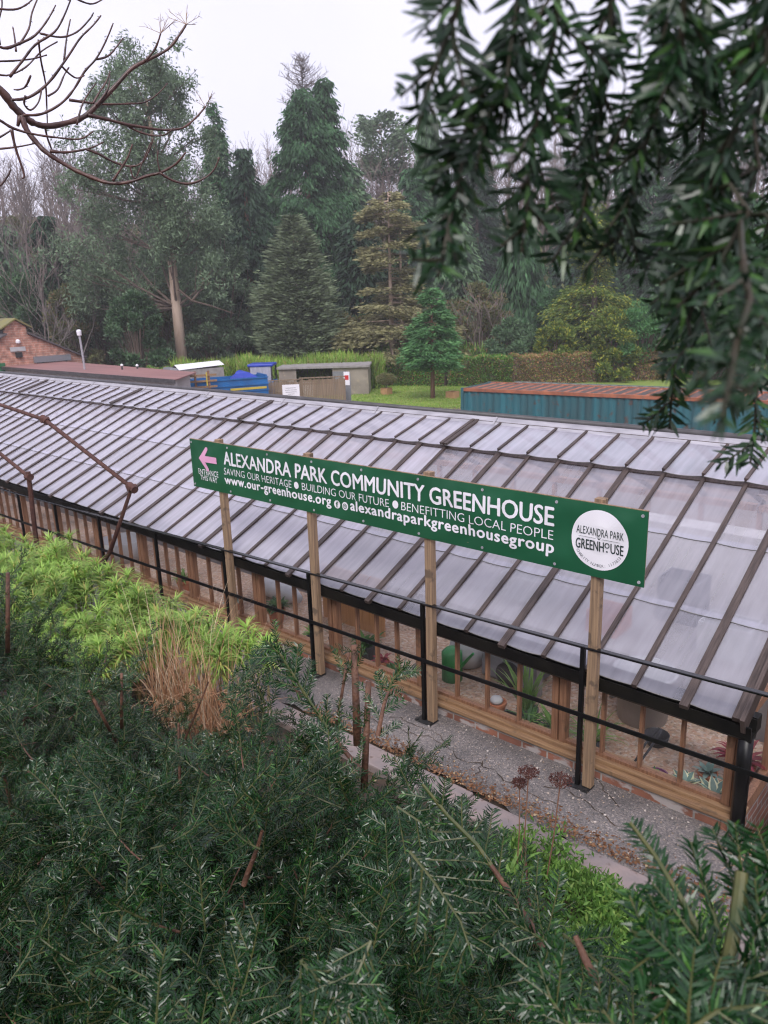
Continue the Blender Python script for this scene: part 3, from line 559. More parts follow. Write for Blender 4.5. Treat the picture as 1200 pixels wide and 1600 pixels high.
# ------------------------------------------------------------------ railing along the path
rposts = [-0.85, -2.235, -3.665, -5.03, -6.33, -7.63, -8.93, -10.12, -11.27, -12.45, -13.6, -14.8]
def rz(x): return 1.105+0.023*(x+2.2) if x < -2.2 else 1.105+0.03*(x+2.2)
def mz(x): return 0.60+0.012*(x+2.2)
rl = thing('railing', 'black painted steel railing beside the greenhouse wall', 'railing', (-6, 4.5, 0))
YRL = 4.50
for x in rposts:
    MB().box(x-0.024, x+0.006, YRL-0.015, YRL+0.015, 0.02, rz(x)).build('post', M['black'], rl)
    s = MB(); s.box(x-0.075, x+0.095, YRL-0.055, YRL+0.062, 0.014, 0.021)
    for a_ in (-0.058, 0.075): s.box(x+a_-0.012, x+a_+0.012, YRL-0.05, YRL-0.026, 0.021, 0.033)
    s.build('base_plate', M['plasticblack'], rl)
for x1, x0 in zip(rposts[:-1], rposts[1:]):
    MB().bar((x0, YRL, rz(x0)+0.012), (x1, YRL, rz(x1)+0.012), (0, 0.022, 0), (0, 0, 0.008)).build('top_rail', M['wetblack'], rl, bevel=0.004)
    MB().bar((x0, YRL-0.022, mz(x0)), (x1, YRL-0.022, mz(x1)), (0, 0.006, 0), (0, 0, 0.017)).build('mid_rail', M['black'], rl, bevel=0.002)
MB().bar((-0.85, YRL, rz(-0.85)+0.012), (2.5, YRL, rz(-0.85)+0.05), (0, 0.022, 0), (0, 0, 0.008)).build('top_rail', M['wetblack'], rl)
MB().bar((-0.85, YRL-0.022, mz(-0.85)), (2.5, YRL-0.022, mz(-0.85)), (0, 0.006, 0), (0, 0, 0.017)).build('mid_rail', M['black'], rl)

# ------------------------------------------------------------------ sign on four timber posts
SX0, SX1, SZ0, SZ1, SY = -6.71, -1.835, 1.655, 2.155, 4.47
sg = thing('sign', 'long green banner sign with white lettering on four timber posts', 'sign', (-4.3, 4.5, 0))
for x in (-6.30, -4.995, -3.63, -2.20):
    MB().box(x-0.006, x+0.062, YRL-0.012, YRL+0.05, 0.03, SZ1+0.03).build('post', M['post'], sg, bevel=0.004)
s = MB(); s.box(SX0+0.01, SX1-0.0, SY+0.002, YRL-0.013, SZ1-0.045, SZ1+0.006); s.box(SX0+0.01, SX1, SY+0.002, YRL-0.013, SZ0, SZ0+0.045)
s.box(SX1-0.04, SX1, SY+0.002, YRL-0.013, SZ0+0.045, SZ1-0.045); s.box(SX0+0.01, SX0+0.05, SY+0.002, YRL-0.013, SZ0+0.045, SZ1-0.045); s.build('frame', M['post'], sg)
def rip(x, z):
    e = np.minimum(np.minimum(x-SX0, SX1-x), np.minimum(z-SZ0, SZ1-z)*1.3); k = np.clip(e/0.12, 0, 1)
    return -(0.004*np.sin(x*5.3+z*9)+0.003*np.sin(x*13.1-z*17)+0.0015*np.sin(x*37+z*6))*k - 0.004*k
nx_, nz_ = 260, 26
ux = np.linspace(SX0, SX1, nx_); uz = np.linspace(SZ0, SZ1, nz_); a_, b_ = np.meshgrid(ux, uz); yy = SY+rip(a_, b_)
id_ = np.arange(nx_*nz_).reshape(nz_, nx_); qd = np.stack([id_[:-1, :-1], id_[:-1, 1:], id_[1:, 1:], id_[1:, :-1]], -1).reshape(-1, 4)
banner = np_obj('banner', np.stack([a_, yy, b_], -1).reshape(-1, 3), qd, M['green'], sg, smooth=True)
e = MB(); e.box(SX0, SX0+0.003, SY, SY+0.02, SZ0, SZ1); e.box(SX0, SX1, SY, SY+0.02, SZ1, SZ1+0.002); e.box(SX1, SX1+0.003, SY, SY+0.005, SZ0, SZ1); e.build('hem', M['green'], sg)
def sp(px, py): q = at_y(px, py, SY); return q[0], q[2]
def text_mesh(body, bold=0.0, spacing=1.0):
    cu = bpy.data.curves.new('lettering', 'FONT'); cu.body = body; cu.offset = bold; cu.space_character = spacing; cu.resolution_u = 3; cu.fill_mode = 'FRONT'
    ob = bpy.data.objects.new('tmp_lettering', cu); me = bpy.data.meshes.new_from_object(ob); bpy.data.objects.remove(ob)
    V = np.zeros(len(me.vertices)*3, dtype=np.float32); me.vertices.foreach_get('co', V); V = V.reshape(-1, 3).astype(float)
    Fs = [tuple(p.vertices) for p in me.polygons]; bpy.data.meshes.remove(me); return V, Fs
def text(body, x0, x1, z0, zcap, mat, name='lettering', bold=0.0, spacing=1.0, capref='H', lift=0.0035, parent=None, fat=0.0):
    V, Fs = text_mesh(body, bold, spacing); C, _ = text_mesh(capref, bold); cap = C[:, 1].max()-max(C[:, 1].min(), -bold)
    sx = (x1-x0)/(V[:, 0].max()-V[:, 0].min()); sz = (zcap-z0)/C[:, 1].max()
    xx_ = x0+(V[:, 0]-V[:, 0].min())*sx; zz_ = z0+V[:, 1]*sz
    b = MB()
    for q, (dx, dz) in enumerate(((0, 0), (-fat, 0), (fat, 0), (0, fat*.7), (0, -fat*.7)) if fat else ((0, 0),)):
        b.add(np.stack([xx_+dx, SY+rip(xx_, zz_)-lift-0.0002*q, zz_+dz], -1), Fs)
    return b.build(name, mat, parent or banner)
x0, z0 = sp(351, 726); x1, zz = sp(866, 821); _, zc = sp(866, 790); _, zc0 = sp(352, 708)
zb = (z0+zz)/2; zt = (zc+zc0)/2
text('ALEXANDRA PARK COMMUNITY GREENHOUSE', sp(350, 720)[0], sp(866, 810)[0], zb, zt, M['white'], fat=0.0042)
xa_, za = sp(351, 740.5); xb_, zb2 = sp(864, 844); zl2 = (za+zb2)/2; zc2 = (sp(351, 732)[1]+sp(864, 827)[1])/2
text('SAVING OUR HERITAGE', sp(351, 736)[0], sp(457, 757)[0], zl2, zc2, M['white'], bold=-0.008)
text('BUILDING OUR FUTURE', sp(473, 760)[0], sp(609, 787)[0], zl2, zc2, M['white'], bold=-0.008)
text('BENEFITTING LOCAL PEOPLE', sp(628, 790)[0], sp(865, 836)[0], zl2, zc2, M['white'], bold=-0.008)
def disc(cx, cz, rx, rz_, mat, name, lift=0.0035, n=40, parent=None, hole=None):
    b = MB(); a = np.arange(n)*2*math.pi/n; x = cx+rx*np.cos(a); z = cz+rz_*np.sin(a)
    if hole:
        x2 = cx+hole*rx*np.cos(a); z2 = cz+hole*rz_*np.sin(a); b.add(np.concatenate([np.stack([x, SY+rip(x, z)-lift, z], -1), np.stack([x2, SY+rip(x2, z2)-lift, z2], -1)]), [(i, (i+1) % n, n+(i+1) % n, n+i) for i in range(n)])
    else:
        xm = cx+0.5*rx*np.cos(a); zm = cz+0.5*rz_*np.sin(a); pts = np.concatenate([np.stack([x, SY+rip(x, z)-lift, z], -1), np.stack([xm, SY+rip(xm, zm)-lift, zm], -1), [[cx, SY+float(rip(np.array(cx), np.array(cz)))-lift, cz]]])
        b.add(pts, [(i, (i+1) % n, n+(i+1) % n, n+i) for i in range(n)]+[(n+i, n+(i+1) % n, 2*n) for i in range(n)])
    return b.build(name, mat, parent or banner)
for pxd, pyd in ((464.5, 759), (618.5, 789.5)):
    qx = sp(pxd, pyd)[0]; disc(qx, (zl2+zc2)/2, 0.031, 0.033, M['white'], 'bullet')
zl3 = (sp(355, 757)[1]+sp(862, 866)[1])/2; zh3 = (sp(355, 746)[1]+sp(862, 848)[1])/2
zmid = (zl3*0.6+zh3*0.4)
text('www.our-greenhouse.org', sp(353, 752)[0], sp(518, 786)[0], zl3+0.012, zh3+0.018, M['white'], fat=0.0042, spacing=1.1)
text('alexandraparkgreenhousegroup', sp(548, 791)[0], sp(866, 856)[0], zl3+0.012, zh3+0.018, M['white'], fat=0.0042, spacing=1.1)
for k, (pxc, pyc) in enumerate(((527, 789), (539.5, 791.5))):
    cx, cz = sp(pxc, pyc); cz = zl3+0.034; d = disc(cx, cz, 0.036, 0.036, M['white'], 'icon_disc')
    if k == 0: text('f', cx-0.012, cx+0.014, cz-0.024, cz+0.026, M['green'], 'icon_mark', capref='f', lift=0.0065, parent=d, fat=0.002)
    else:
        disc(cx, cz, 0.023, 0.023, M['green'], 'icon_mark', 0.0065, hole=0.78, parent=d); disc(cx, cz, 0.011, 0.011, M['green'], 'icon_mark', 0.0065, hole=0.65, parent=d); disc(cx+0.012, cz+0.012, 0.003, 0.003, M['green'], 'icon_mark', 0.0065, n=10, parent=d)
# arrow
def poly_on(pts, mat, name, lift=0.0035):
    b = MB(); p = np.array(pts); b.add(np.stack([p[:, 0], SY+rip(p[:, 0], p[:, 1])-lift, p[:, 1]], -1), [tuple(range(len(pts)))]); return b.build(name, mat, banner)
ax0, az0 = sp(312.5, 714.5); ax1, _ = sp(339, 719); aw = ax1-ax0
ar = [(0, 0), (0.42, 0.45), (0.52, 0.45), (0.54, 0.36), (0.36, 0.12), (1, 0.12), (1, -0.12), (0.36, -0.12), (0.54, -0.36), (0.52, -0.45), (0.42, -0.45)]
b = MB(); p = np.array([(ax0+u*aw, az0+v*aw*0.95-0.005) for u, v in ar]); b.add(np.stack([p[:, 0], SY+rip(p[:, 0], p[:, 1])-0.006, p[:, 1]], -1), [(0, 10, 9, 8, 7), (0, 7, 4), (0, 4, 3, 2, 1), (4, 7, 6, 5)]); b.build('arrow', M['pink'], banner)
text('ENTRANCE', sp(312, 740)[0], sp(342.5, 744)[0], sp(328, 743)[1], sp(328, 734.5)[1], M['white'])
text('THIS WAY', sp(314.5, 748)[0], sp(341, 752)[0], sp(328, 752)[1], sp(328, 744)[1], M['white'])
# round badge
cxl = sp(893.5, 835)[0]; cxr = sp(983, 853)[0]; cx = (cxl+cxr)/2; cz = (sp(938, 797)[1]+sp(938, 891)[1])/2; rx_ = (cxr-cxl)/2; rz2 = (sp(938, 797)[1]-sp(938, 891)[1])/2
badge = disc(cx, cz, rx_, rz2, M['white'], 'badge', n=56)
text('ALEXANDRA PARK', cx-rx_*0.82, cx+rx_*0.84, cz+rz2*0.14, cz+rz2*0.40, M['ink'], bold=0.0, lift=0.0065, parent=badge)
gz0, gz1 = cz-rz2*0.36, cz-rz2*0.03
text('GREENH', cx-rx_*0.82, cx+rx_*0.17, gz0, gz1, M['ink'], fat=0.0012, lift=0.0065, parent=badge)
text('O', cx+rx_*0.20, cx+rx_*0.36, gz0+rz2*0.15, gz1, M['ink'], fat=0.0012, capref='O', lift=0.0065, parent=badge)
disc(cx+rx_*0.28, gz0+rz2*0.03, 0.006, 0.006, M['ink'], 'lettering', 0.0065, n=10, parent=badge)
text('USE', cx+rx_*0.40, cx+rx_*0.84, gz0, gz1, M['ink'], fat=0.0012, lift=0.0065, parent=badge)
b = MB()
for xa2, xb3 in ((-0.72, -0.12), (0.12, 0.72)): b.add([(cx+rx_*xa2, SY-0.0125, cz+rz2*0.052), (cx+rx_*xb3, SY-0.0125, cz+rz2*0.052), (cx+rx_*xb3, SY-0.0125, cz+rz2*0.062), (cx+rx_*xa2, SY-0.0125, cz+rz2*0.062)], [(0, 1, 2, 3)])
for k in range(5):
    a = math.pi*(k+0.0)/4; b.add([(cx-0.003, SY-0.0125, cz+rz2*0.03), (cx+0.003, SY-0.0125, cz+rz2*0.03), (cx+0.028*math.cos(a), SY-0.0125, cz+rz2*0.03+0.03*math.sin(a)+.002)], [(0, 1, 2)])
b.build('emblem', M['ink'], badge)
msg = 'CHARITY NUMBER: 1173853'
for i, ch in enumerate(msg):
    if ch == ' ': continue
    a = R(-148+116*i/(len(msg)-1)); V, Fs = text_mesh(ch, 0.0); V[:, 0] -= V[:, 0].mean(); k = 0.028
    ca, sa = math.cos(a+math.pi/2), math.sin(a+math.pi/2); lx = V[:, 0]*k*ca-V[:, 1]*k*sa; lz = V[:, 0]*k*sa+V[:, 1]*k*ca
    if i == 0: acc = MB()
    X_ = cx+rx_*0.90*math.cos(a)+lx; Z_ = cz+rz2*0.90*math.sin(a)+lz
    acc.add(np.stack([X_, SY+rip(X_, Z_)-0.0065, Z_], -1), Fs)
acc.build('lettering', M['plasticgrey'], badge)
for x in np.linspace(SX0+0.03, SX1-0.03, 9):
    for z in (SZ0+0.03, SZ1-0.03):
        MB().tube([(x, SY-0.001, z), (x, SY-0.006, z)], 0.011, 10).build('eyelet', M['lead'], sg)

# ------------------------------------------------------------------ rusty bent pipes by the eaves
YPI = 4.3
def pipe(name, label, pts, joints, r=0.026):
    t = thing(name, label, 'pipe', pts[-1]); MB().tube(pts, r, 8).build('pipe', M['rust'], t, smooth=True)
    for q in joints:
        q = np.array(q); MB().tube([q-np.array([0.06, 0, -0.02]), q+np.array([0.06, 0, -0.02])], r*1.75, 8).build('coupling', M['rust'], t)
        MB().tube([q-np.array([0, 0.05, 0]), q+np.array([0, 0.05, 0])], r*1.4, 8).build('bolt', M['rust'], t)
a1, a2, a3, a4 = at_y(-60, 612, YPI), at_y(70, 656, YPI), at_y(206, 762, YPI), at_y(172, 862, YPI)
a4b = np.array([a4[0]-0.5, YPI, 0.2])
pipe('rusty_pipe', 'long rusty pipe cranked at two joints before the glass roof', [np.array([-15.5, YPI, 2.45]), a1, a2, a3, a4, a4b], [a2, a3])
b1, b2, b3 = at_y(-60, 660, YPI), at_y(45, 745, YPI), at_y(55, 832, YPI)
t = thing('rusty_pipe', 'short rusty stanchion with sloping bar at the left end of the eaves', 'pipe', (b3[0], YPI, 0.1))
MB().tube([np.array([b2[0], YPI, b2[2]+0.07]), b2, b3, (b3[0], YPI, 0.1)], 0.034, 8).build('stanchion', M['rust'], t); MB().tube([np.array([-14.5, YPI, 2.2]), b1, b2], 0.026, 8).build('bar', M['rust'], t)
MB().tube([b2-np.array([0.05, 0, 0]), b2+np.array([0.05, 0, 0])], 0.05, 8).build('coupling', M['rust'], t)

# ------------------------------------------------------------------ the yard behind
ZY = -2.5
sheet('yard', [(-70, 12, 0), (10, 12, 0), (10, 42, 0), (-20, 42, 0), (-70, 30, 0)], M['yard'], ZY+0.02)
lw = [at_z(480, 640, ZY), at_z(720, 637, ZY), at_z(1150, 600, ZY), at_z(1150, 575, ZY), at_z(600, 585, ZY), at_z(450, 600, ZY)]
lawn = sheet('lawn', [(p[0], p[1], 0) for p in lw], M['lawn'], ZY+0.05)
# containers
M['teal'] = pbr('weathered_teal_paint', (0.026, 0.135, 0.165), (0.03, 0.075, 0.085), 0.9, 0.5, stretch=(3, 3, 0.25), c3=(0.10, 0.04, 0.025), s3=3.5, f3=0.35)
M['teal_rust'] = pbr('rusted_roof_edge', (0.38, 0.135, 0.07), (0.22, 0.08, 0.05), 2.5, 0.8, c3=(0.06, 0.10, 0.10), s3=3, f3=0.2)
M['roofvalley'] = pbr('rib_valley', (0.04, 0.05, 0.05), (0.12, 0.06, 0.045), 2.5, 0.8)
M['greyroof'] = pbr('mossy_grey_roof', (0.10, 0.13, 0.12), (0.14, 0.15, 0.14), 1.5, 0.8)
cA = np.array([-17.82, 24.43]); dv = np.array([8.95, 1.11]); dv /= np.linalg.norm(dv); pv_ = np.array([-dv[1], dv[0]])
def container(name, label, c0, ln, wd, ztop, wall, roofm, rail):
    t = thing(name, label, 'shipping container', (c0[0], c0[1], ZY))
    def W(u, v, z): q = c0+dv*u+pv_*v; return (q[0], q[1], z)
    def corr(u0, u1, v, dirn, nm):
        b = MB(); u = u0; pr = []
        while u < u1-0.01:
            pr += [(u, 0), (min(u+0.07, u1), 0.036*dirn), (min(u+0.14, u1), 0.036*dirn), (min(u+0.21, u1), 0)]; u += 0.28
        vs = []
        for a, d in pr: vs += [W(a, v+d, ZY+0.15), W(a, v+d, ztop-0.12)]
        b.add(vs, [(2*i, 2*i+2, 2*i+3, 2*i+1) for i in range(len(pr)-1)]); return b.build(nm, wall, t)
    corr(0.1, ln-0.1, 0.04, 1, 'side_panel'); corr(0.1, ln-0.1, wd-0.04, -1, 'side_panel')
    for v0, v1 in ((0, 0.1), (wd-0.1, wd)):
        for z0_, z1_, mm_ in ((ZY, ZY+0.15, wall), (ztop-0.12, ztop, rail)):
            b = MB(); b.prism([W(0, v0, z0_), W(ln, v0, z0_), W(ln, v1, z0_), W(0, v1, z0_)], (0, 0, z1_-z0_)); b.build('side_rail', mm_, t)
        for u0, u1 in ((0, 0.12), (ln-0.12, ln)):
            b = MB(); b.prism([W(u0, v0-0.003, ZY), W(u1, v0-0.003, ZY), W(u1, v1+0.003, ZY), W(u0, v1+0.003, ZY)], (0, 0, ztop-ZY+0.004)); b.build('corner_post', wall, t)
    for u0, u1 in ((0.02, 0.06), (ln-0.06, ln-0.02)):
        b = MB(); b.prism([W(u0, 0.1, ZY), W(u1, 0.1, ZY), W(u1, wd-0.1, ZY), W(u0, wd-0.1, ZY)], (0, 0, ztop-ZY-0.01)); b.build('end_panel', wall, t)
    b = MB(); u = 0.1; pr = []
    while u < ln-0.1: pr += [(u, 0), (u+0.05, 0.035), (u+0.22, 0.035), (u+0.27, 0)]; u += 0.42
    vs = []
    for a, d in pr: vs += [W(min(a, ln-.08), 0.1, ztop-0.05+d), W(min(a, ln-.08), wd-0.1, ztop-0.05+d)]
    b.add(vs, [(2*i, 2*i+2, 2*i+3, 2*i+1) for i in range(len(pr)-1)]); 
    b.m = [1 if i % 4 in (1,) or i % 4 == 3 else 0 for i in range(len(b.f))]
    b.build('roof', [roofm, M['roofvalley'] if roofm is M['teal_rust'] else roofm], t); return t
container('shipping_container', 'teal corrugated container with rust-orange roof edge behind the ridge', cA, 12.19, 2.44, 0.1, M['teal'], M['teal_rust'], M['teal_rust'])
container('shipping_container', 'grey-roofed container standing behind the rusty teal one', cA+pv_*2.62+dv*0.1, 12.19, 2.2, -0.12, M['greyroof'], M['greyroof'], M['greyroof'])

# long red-brown shed roof
M['redroof'] = pbr('red_brown_sheet_roof', (0.30, 0.15, 0.14), (0.23, 0.12, 0.115), 0.5, 0.6, stretch=(0.4, 4, 1))
t = thing('low_shed', 'long low shed with red-brown sheet roof behind the ridge', 'shed', (-35, 19, ZY))
zr, xs0, xs1, yn, yf = 0.2, -62.0, -31.0, 20.2, 24.5
b = MB(); b.prism([(xs0, yn, zr), (xs1, yn, zr), (-33.3, 23.0, zr+0.02), (xs0, yf+0.6, zr+0.02)], (0, 0, 0.05)); b.build('roof', M['redroof'], t)
MB().box(xs0+0.3, xs1-0.4, yn+0.2, yn+0.35, ZY, zr).build('wall', M['whitewash'], t)
MB().box(xs0, xs1+0.02, yn-0.05, yn-0.003, zr-0.14, zr+0.055).build('fascia', M['ridge'], t)
MB().box(xs1-2.5, xs1-2.35, yn+0.353, 22.6, ZY, zr).build('end_wall', M['whitewash'], t)

# brick gable building at left
XG = -50.0
t = thing('brick_building', 'red brick gabled building with stepped ridge vent at far left', 'building', (XG, 28, ZY))
def g_(px, py): q = at_x(px, py, XG); return q[1], q[2]
apy, apz = g_(22, 500); ey, ezz = g_(127, 556); my, mz_ = g_(42, 522); mz_ = mz_; ly, lz_ = 2*apy-my, mz_; wy = 2*apy-ey
_, vz = g_(40, 511); 
b = MB(); b.prism([(XG, wy, ZY), (XG, ey, ZY), (XG, ey, ezz), (XG, my, mz_), (XG, my, vz), (XG, apy, apz), (XG, ly, vz), (XG, ly, mz_), (XG, wy, ezz)], (-0.3, 0, 0)); b.build('gable_wall', M['brickg'], t)
M['moss'] = pbr('mossy_slate', (0.2, 0.18, 0.06), (0.16, 0.15, 0.09), 1.2, 0.9, c3=(0.09, 0.08, 0.08), s3=2)
M['slate'] = pbr('dark_slate', (0.075, 0.065, 0.07), (0.11, 0.095, 0.10), 1.5, 0.7)
LB = 14
for (y0, z0_, y1, z1_, mm_, nm) in ((my, mz_, ey+0.25, ezz-0.15, 'slate', 'roof'), (ly, lz_, wy-0.25, ezz-0.15, 'slate', 'roof'), (apy, apz, my+0.3, vz-0.1, 'moss', 'vent_roof'), (apy, apz, ly-0.3, vz-0.1, 'moss', 'vent_roof')):
    MB().prism([(XG+0.22, y0, z0_+0.02), (XG+0.22, y1, z1_+0.02), (XG+0.22, y1, z1_+0.12), (XG+0.22, y0, z0_+0.12)], (-LB, 0, 0)).build(nm, M[mm_], t)
MB().box(XG-LB, XG-0.35, wy+0.05, ey-0.05, ZY, ezz-0.1).build('long_walls', M['brickg'], t)
MB().box(XG-LB, XG-0.35, ly+0.1, my-0.1, mz_-0.2, vz-0.12).build('vent_sides', M['slate'], t)
y0, z1_ = g_(52, 561); y1, z1b = g_(109, 560); ln_z = z1b
d = MB().box(XG+0.005, XG+0.03, y0+0.2, y1-0.2, ZY, ln_z-0.1).build('dark_doorway_panel', M['plasticblack'], t)  # solid black panel on the wall: dark of the open doorway put into colour
MB().box(XG+0.003, XG+0.2, y0, y1, ln_z-0.1, ln_z+0.28).build('lintel', M['plasticgrey'], t)
y0, z0_ = g_(0, 577); y1, z1_ = g_(7, 567); MB().box(XG+0.004, XG+0.06, y0-0.5, y1, ZY, z1_).build('door', pbr('green_door', (0.02, 0.16, 0.06), (0.02, 0.13, 0.05), 3, 0.5), t)
y0, z0_ = g_(27, 534); MB().lathe((XG+0.1, y0, z0_), [(0.001, -0.14), (0.14, -0.07), (0.15, 0.04), (0.07, 0.15), (0.001, 0.16)], 10).build('bell_box', M['white'], t)
y0, z0_ = g_(28, 545); MB().box(XG+0.002, XG+0.06, y0-0.5, y0+0.45, z0_-0.15, z0_+0.12).build('plaque', M['plasticpale'], t)
y0, z0_ = g_(29, 554); MB().box(XG+0.002, XG+0.12, y0-0.2, y0+0.2, z0_-0.18, z0_+0.14).build('floodlight', M['plasticblack'], t)

# lamp post and two small lamps
q = at_d(130, 560, 47); tq = at_d(124, 524, 47)
t = thing('lamp_post', 'thin leaning pole with white lamp head beside the brick building', 'lamp post', (q[0], q[1], ZY)); MB().tube([(q[0], q[1], ZY), q, tq], 0.06, 8).build('pole', M['lead'], t)
MB().lathe(tq+np.array([0, 0, -0.05]), [(0.001, 0), (0.12, 0.05), (0.14, 0.28), (0.08, 0.36), (0.001, 0.37)], 10).build('lamp_head', M['white'], t)
for px, py, lb in ((190, 569, 'small white-topped post at the end of the dark wall'), (214, 569.5, 'second white-topped post, right of its twin')):
    q = at_d(px, py, 45); t = thing('bollard', lb, 'bollard', (q[0], q[1], ZY), 'white-topped posts behind the shed roof'); MB().tube([(q[0], q[1], ZY), (q[0], q[1], q[2]-0.1)], 0.05, 8).build('post', M['ridge'], t)
    MB().lathe((q[0], q[1], q[2]-0.12), [(0.001, 0), (0.08, 0.03), (0.08, 0.09), (0.001, 0.15)], 10).build('cap', M['white'], t)

# frame for things facing the camera in the yard
def frame(px, D, turn=0.0):
    d = ray(px, 600); f = np.array([d[0], d[1], 0]); f /= np.linalg.norm(f); r = np.array([f[1], -f[0], 0]); c_, s_ = math.cos(turn), math.sin(turn)
    o = np.array([f[0]*D, f[1]*D, 0]); return o, r*c_+f*s_, f*c_-r*s_
class FB(MB):
    def __init__(s, fr): super().__init__(); s.o, s.r, s.fw = fr
    def fbox(s, u0, u1, v0, v1, z0, z1):
        q = lambda u, v: s.o+s.r*u+s.fw*v
        s.prism([q(u0, v0)+[0, 0, z0], q(u1, v0)+[0, 0, z0], q(u1, v1)+[0, 0, z0], q(u0, v1)+[0, 0, z0]], (0, 0, z1-z0)); return s
    def pt(s, u, v, z): q = s.o+s.r*u+s.fw*v; return (q[0], q[1], z)
def zat(px, py, D): return at_d(px, py, D)[2]
mpp = lambda D, px: D*np.linalg.norm(ray(px, 600))/F_PX/np.linalg.norm(ray(px, 600)[:2])  # metres per pixel at level distance D
# blue trailer
M['blue'] = pbr('blue_paint', (0.012, 0.13, 0.36), (0.015, 0.10, 0.28), 1.5, 0.4)
M['bluetarp'] = pbr('blue_tarpaulin', (0.02, 0.05, 0.40), (0.015, 0.04, 0.3), 2, 0.45, bump=0.4)
M['yellow'] = pbr('yellow_paint', (0.55, 0.42, 0.06), (0.48, 0.36, 0.05), 3, 0.5)
D = 42; fr = frame(365, D, 0.25); k = mpp(D, 365); z1_ = zat(365, 592, D)
t = thing('trailer', 'blue tipping trailer with ribbed sides in the yard', 'trailer', (*fr[0][:2], ZY))
b = FB(fr); zb_ = z1_-1.0; b.fbox(-1.9, 1.9, 0, 0.08, zb_, z1_); b.fbox(-1.9, 1.9, 1.8, 1.88, zb_, z1_); b.fbox(-1.9, -1.82, 0.08, 1.8, zb_, z1_); b.fbox(1.82, 1.9, 0.08, 1.8, zb_, z1_+0.1); b.fbox(-1.82, 1.82, 0.08, 1.8, zb_, zb_+0.08)
for z_ in (z1_-0.06, z1_-0.4, z1_-0.72): b.fbox(-1.93, 1.93, -0.05, -0.003, z_, z_+0.07)
b.build('body', M['blue'], t)
FB(fr).fbox(-0.2, 1.8, -0.06, -0.052, z1_-0.62, z1_-0.5).build('stripe', M['yellow'], t)
b = FB(fr); b.fbox(-1.7, 1.7, 0.3, 1.6, zb_-0.2, zb_-0.003); b.build('chassis', M['plasticblack'], t)
for u in (-0.9, 0.3):
    for v in (0.05, 1.75): b = FB(fr); b.tube([b.pt(u, v-0.12, ZY+0.45), b.pt(u, v+0.12, ZY+0.45)], 0.45, 16).build('wheel', M['plasticblack'], t)
b = FB(fr); b.add([b.pt(0.1, 0.2, z1_-.1), b.pt(1.6, 0.3, z1_-.1), b.pt(1.5, 1.5, z1_-.1), b.pt(0.2, 1.6, z1_-.1), b.pt(0.4, 0.7, z1_+0.34), b.pt(1.0, 0.5, z1_+0.26), b.pt(0.7, 1.2, z1_+0.36), b.pt(0.2, 0.4, z1_+0.22)], [(0, 1, 5, 7), (7, 5, 4), (1, 2, 6, 5), (5, 6, 4), (2, 3, 6), (3, 0, 7, 4, 6)])
tag(b.build('tarpaulin', M['bluetarp']), 'crumpled bright blue tarpaulin heaped on the trailer', 'tarpaulin')
# hurdle of rails left of the trailer
t = thing('rail_hurdle', 'open timber hurdle with yellow straps left of the trailer', 'hurdle', (*frame(300, 41)[0][:2], ZY)); fr2 = frame(300, 41, 0.2); zt_ = zat(300, 586, 41)
for u in (-1.3, -0.6, 0.2, 0.9): FB(fr2).fbox(u-0.05, u+0.05, 0, 0.1, ZY, zt_+rr.uniform(-.1, .2)).build('upright', M['oakv'], t)
for z_ in (zt_-0.05, zt_-0.35, zt_-0.65): FB(fr2).fbox(-1.5, 1.3, -0.05, -0.003, z_-0.05, z_+0.05).build('rail', M['oak'], t)
FB(fr2).fbox(0.74, 0.80, -0.08, -0.052, zt_-0.6, zt_+0.1).build('strap', M['yellow'], t)
# tractor cab
D = 46; fr = frame(408, D, -0.2); zt_ = zat(408, 569, D); t = thing('tractor', 'blue tractor with glazed cab behind the trailer', 'tractor', (*fr[0][:2], ZY))
b = FB(fr); b.fbox(-0.75, 0.75, 0, 1.5, zt_-0.16, zt_); b.build('cab_roof', M['bluetarp'], t, bevel=0.05)
b = FB(fr)
for u in (-0.7, 0.62):
    for v in (0.03, 1.4): b.fbox(u, u+0.08, v, v+0.08, zt_-1.0, zt_-0.163)
b.build('cab_pillars', M['plasticblack'], t)
FB(fr).fbox(-0.61, 0.61, 0.05, 0.08, zt_-1.0, zt_-0.17).build('windscreen', M['ventglass'], t)
b = FB(fr); b.fbox(-0.75, 0.75, 0.0, 1.5, ZY+0.6, zt_-1.003); b.fbox(-0.4, 0.4, -1.6, -0.003, ZY+0.7, zt_-1.1); b.build('bonnet', M['blue'], t, bevel=0.06)
for u in (-0.95, 0.95): b = FB(fr); b.tube([b.pt(u-0.18, 0.9, ZY+0.7), b.pt(u+0.18, 0.9, ZY+0.7)], 0.7, 18).build('wheel', M['plasticblack'], t); b = FB(fr); b.tube([b.pt(u-0.12, -1.2, ZY+0.45), b.pt(u+0.12, -1.2, ZY+0.45)], 0.45, 16).build('wheel', M['plasticblack'], t)
